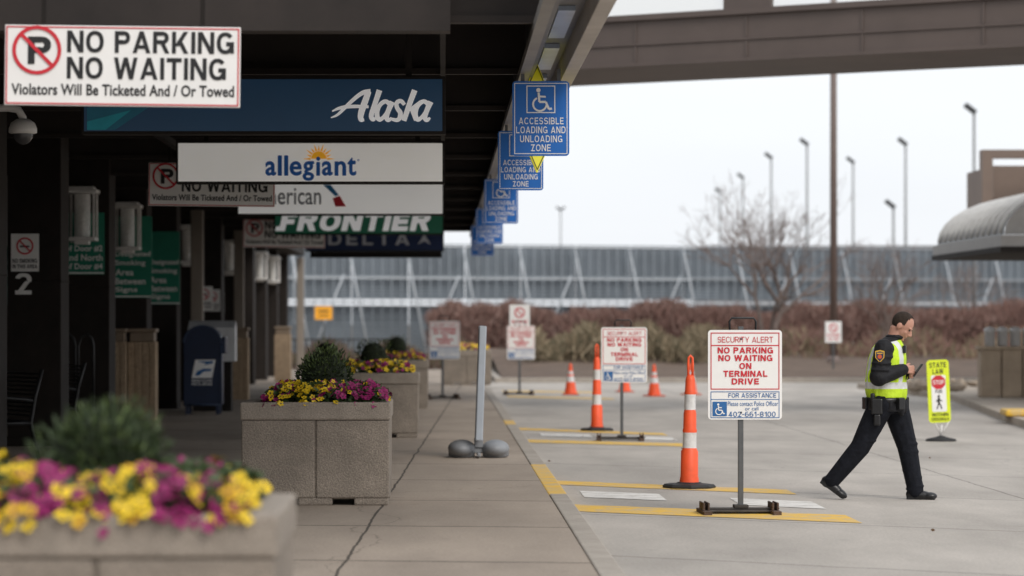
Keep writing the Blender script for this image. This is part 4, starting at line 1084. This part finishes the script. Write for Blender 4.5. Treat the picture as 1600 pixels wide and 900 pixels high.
def pole(x, d, h, lab='tall thin parking lot light pole with single lamp head', dbl=False, flip=1):
    r = root('light_pole', (x, d, 0), lab, 'light pole', 'tall light poles beyond the ramp')
    PM_ = mat('pole_grey', (.20, .205, .21), .5, .1)
    b = MB(); b.tube([(0, 0, 0), (0, 0, h)], [.085, .055], 8); b.obj('mast', PM_, r)
    for sx in ((-1, 1) if dbl else (-flip,)):
        b = MB()
        b.box(-.02 if sx > 0 else -.55, .55 if sx > 0 else .02, -.2, .2, -.02, .17, M=Matrix.Translation((0, 0, h)) @ Matrix.Rotation(math.radians(38)*(1 if sx < 0 else -1), 4, 'Y'))
        b.obj('lamp_head', mat('lamp_head', (.06, .065, .07), .5), r, bevel=.03)
for px, py, d in ((1522, 172, 120), (1415, 222, 150), (1261, 222, 160), (1333, 250, 175), (1205, 243, 178), (1161, 274, 200), (1125, 296, 225)):
    s = K/d; pole((px-692)/s, d, 1.6+(505-py-6)/s)
s = K/260; pole((876-692)/s, 260, 1.6+(505-330)/s, 'tall light pole with two lamp heads beyond the ramp', True)
s = K/140; pole((1396-692)/s, 140, 1.6+(505-326)/s)
b = MB(); b.tube([(0, 0, 0), (0, 0, 13)], [.115, .095], 10); b.lathe([(.2, 0), (.2, .12), (.13, .2)], n=12)
tag(b.obj('flag_mast', mat('brown_mast', (.15, .11, .095), .5, .1), loc=(11.95, 87, .4)), 'tall round brown steel mast standing in planting bed', 'mast')

# ------------------------------------------------------------------ right-hand buildings
r = root('barrel_shelter', (10.26, 52, 0), 'shelter with curved grey ribbed barrel roof', 'shelter')
b = MB(); BR = mat('barrel_roof', (.27, .275, .28), .4, .15, 2)
n = 14; vs = []; fs = []
def arc(t): return (1.9*(1-math.cos(t)), 3.22+.92*math.sin(t) if t > 0 else 3.22)
for i in range(n+1):
    t = math.pi/2*i/n; ax, az = arc(t)
    vs += [(ax, 0, az), (ax, 7, az)]
fs = [(2*i, 2*i+1, 2*i+3, 2*i+2) for i in range(n)]
vs += [(6, 0, 4.14), (6, 7, 4.14)]; fs.append((2*n, 2*n+1, 2*n+3, 2*n+2))
b.add(vs, fs, 0, True)
b.obj('roof', BR, r)
b = MB()
for k in range(12):
    y = .25+.58*k
    b.tube([(arc(math.pi/2*i/8)[0]-.02, y, arc(math.pi/2*i/8)[1]+.03) for i in range(9)], .05, 5)
b.obj('roof_rib', mat('rib_grey', (.58, .57, .55)), r)
b = MB(); b.box(-.08, 6, -.15, 7.1, 3.0, 3.21); b.poly([(arc(math.pi/2*i/8)[0], arc(math.pi/2*i/8)[1]) for i in range(9)]+[(6, 4.14), (6, 3.22)], -.005, 0); b.obj('fascia', mat('shelter_fascia', (.26, .25, .24), .5, .1), r)
b = MB(); b.box(-.1, 6, -.17, 7.12, 2.9, 2.999); b.obj('edge_trim', DARK, r)
for y in (1.5, 5.5):
    b = MB(); b.box(3.2, 3.5, y, y+.3, 0, 2.89); b.obj('column', TAUPE, r)
r = root('pavilion', (14.65, 68, 0), 'taupe square framed pavilion with flat parapet roof', 'building')
TP2 = mat('pavilion_taupe', (.17, .125, .10), .6, .12, .8)
b = MB(); b.box(-1.75, 8, 0, .4, 5.55, 5.75); b.box(-1.75, -1.5, 0, .4, 4.2, 5.549); b.box(-1.2, 8, 1.5, 5, 4.2, 5.45); b.box(-1.5, 8, 0, .4, 4.0, 4.19); b.obj('parapet', TP2, r)
b = MB()
for x in (1.5, 7): b.box(x, x+.4, 1.6, 2.0, 0, 4.19)
b.obj('column', TAUPE, r)
r = root('low_wall', (10.75, 56.8, .12), 'low tan stone wall of vertical panels on island', 'wall')
b = MB(); ST = mat('tan_stone', (.38, .30, .22), .85, .15, 3, .4, speck=.15)
for k in range(8): b.box(.42*k, .42*k+.40, 0, .4, 0, .95)
b.obj('wall', ST, r, bevel=.02)
b = MB(); b.box(-.05, 3.45, -.05, .45, .951, 1.02); b.obj('coping', ST, r, bevel=.01)
ur = None
for k in range(7):
    x = 10.95+.255*k
    if ur is None:
        ur = root('canister_lamp', (x, 56.95, 1.141), 'small grey metal canister standing on stone wall', 'canister', 'grey canisters on the stone wall')
        b = MB(); b.lathe([(.09, 0), (.105, .03), (.105, .28), (.11, .30)], n=14); b.obj('body', mat('canister_body', (.42, .41, .40), .4), ur)
        b = MB(); b.lathe([(.12, .301), (.12, .34), (.05, .38), (0, .39)], n=14); b.obj('lid', mat('canister_lid', (.55, .55, .55), .4), ur)
    else: dup(ur, (x, 56.95, 1.141))
RK = mat('rock', (.30, .245, .19), .9, .3, 4, .6)
for k in range(26):
    b = MB(); b.ball((0, 0, 0), (R(.1, .28), R(.1, .28), R(.07, .16)), 0, 7, 5)
    b.v = [(x*R(.8, 1.2), y*R(.8, 1.2), z*R(.8, 1.2)) for x, y, z in b.v]; b.sm = [False]*len(b.sm)
    o = b.obj('rock', RK, loc=(10.8+R(-.3, 2.2), 60+R(0, 9), .2)); tag(o, 'rough tan landscaping rock on the island edge', 'rock', 'landscaping rocks')

r = root('railing', (-5.2, 92.5, SW), 'black metal railing at end of sidewalk', 'railing')
b = MB()
for k in range(24): b.tube([(.17*k-.6, 0, 0), (.17*k-.6, 0, .95)], .015, 5)
b.obj('baluster', BLACK, r)
b = MB(); b.box(-.7, 3.5, -.03, .03, .951, 1.0); b.box(-.7, 3.5, -.02, .02, .12, .15); b.obj('rail', BLACK, r)

# ------------------------------------------------------------------ vegetation
def twigs(name, n, x0, x1, y0, y1, hfn, cols, lab, L=(.25, .6), wd=.03, zb=.5):
    b = MB()
    for i in range(n):
        x = R(x0, x1); y = R(y0, y1); h = hfn(x, y)
        z = zb+h*math.sqrt(R(0, 1))
        d = Vector((R(-.6, .6), R(-.4, .4), R(.3, 1))).normalized(); l = R(*L); s = d.cross(Vector((0, 1, 0))).normalized()*wd*R(.5, 1.3)
        p = Vector((x, y, z-l*.5))
        b.add([p-s, p+s, p+d*l+s*.3, p+d*l-s*.3], [(0, 1, 2, 3)], 0 if R(0, 1) < .5 else 1 if R(0, 1) < .7 else 2)
    o = b.obj(name, cols); o['kind'] = 'stuff'; tag(o, lab, 'bushes')
RB = [mat('twig_red', (.18, .10, .082), .9, .2, 2), mat('twig_brown', (.12, .068, .055), .9, .2, 2), mat('twig_grey', (.25, .165, .14), .9, .2, 2)]
twigs('dormant_hedge', 56000, -.5, 34, 107, 114, lambda x, y: 1.8+.18*math.sin(x*.9)+.12*math.sin(x*2.3+1)+.1*math.sin(x*5.1), RB, 'mass of bare reddish brown dormant shrubs', (.2, .55), .024, .35)
TB = [mat('straw_tan', (.23, .18, .115), .9, .2, 2), mat('straw_olive', (.12, .105, .065), .9, .2, 2), mat('straw_light', (.33, .27, .18), .9, .2, 2)]
twigs('dry_grass', 10000, 2.6, 9.2, 88, 95, lambda x, y: max(.1, .75+.3*math.sin(x*3.1)+.15*math.sin(x*7)), TB, 'tan and olive dry ornamental grasses in planting bed', (.2, .5), .025, .4)
twigs('dry_grass', 9000, 9.2, 34, 92, 100, lambda x, y: max(.05, .65+.4*math.sin(x*1.7)), [RB[0], TB[0], TB[1]], 'low tan and brown winter ground plants', (.2, .5), .03, .4)
twigs('dry_grass', 3500, -8, 1, 96, 104, lambda x, y: max(.05, .7+.3*math.sin(x*2.7)), [RB[1], TB[1], TB[1]], 'low brown winter plants beyond the railing', (.2, .5), .03, .0)

def tree(loc, h, spread, seed, lab, trunk_r=.14, cut=6):
    random.seed(seed)
    r = root('bare_tree', loc, lab, 'tree', 'bare winter trees in the planting bed')
    tb = MB(); cb_ = MB()
    def grow(p, d, l, rad, lev):
        pts = [p]; q = Vector(p); dd = Vector(d)
        for i in range(4):
            dd = (dd+Vector((R(-.18, .18), R(-.18, .18), R(-.06, .10)))).normalized(); q = q+dd*l/4; pts.append(q.copy())
        mb = tb if lev < 2 else cb_
        mb.tube(pts, [rad*(1-.12*i) for i in range(5)], 7 if lev < 2 else 4 if lev < 4 else 3, cap=False)
        if lev >= cut: return
        nb = 3 if lev < 3 else 2
        for k in range(nb+(1 if R(0, 1) < .15 else 0)):
            t = pts[random.choice((2, 3, 4, 4))] if lev else pts[random.choice((3, 4, 4))]
            az = R(0, 6.28); tl = R(.35, .8)
            a = dd.orthogonal().normalized(); a = Matrix.Rotation(az, 3, dd) @ a
            nd = (dd*math.cos(tl)+a*math.sin(tl)); nd.z = nd.z*.9+.16; nd.x *= spread; nd.normalize()
            grow(t, nd, l*R(.62, .82), max(.007, rad*R(.46, .6)), lev+1)
    for k in range(3):
        grow(Vector((R(-.1, .1), 0, 0)), Vector((R(-.38, .38), R(-.2, .2), 1)).normalized(), h*.28, trunk_r*R(.7, 1), 0)
    tb.obj('trunk', mat('bark', (.15, .115, .10), .9, .25, 6), r)
    cb_.obj('crown', mat('twig_bark', (.22, .17, .15), .9, .25, 4), r)
tree((11.2, 98, .5), 7.4, 1.05, 5, 'wide bare multi-stem tree with fine brown twigs', .12)
tree((14.0, 90, .4), 4.6, .9, 11, 'smaller bare pale-stemmed tree with fine twigs', .07, 5)
tree((22.0, 118, .4), 5.0, 1.0, 21, 'bare tree with fine twigs beyond hedge', .07, 5)
random.seed(3)
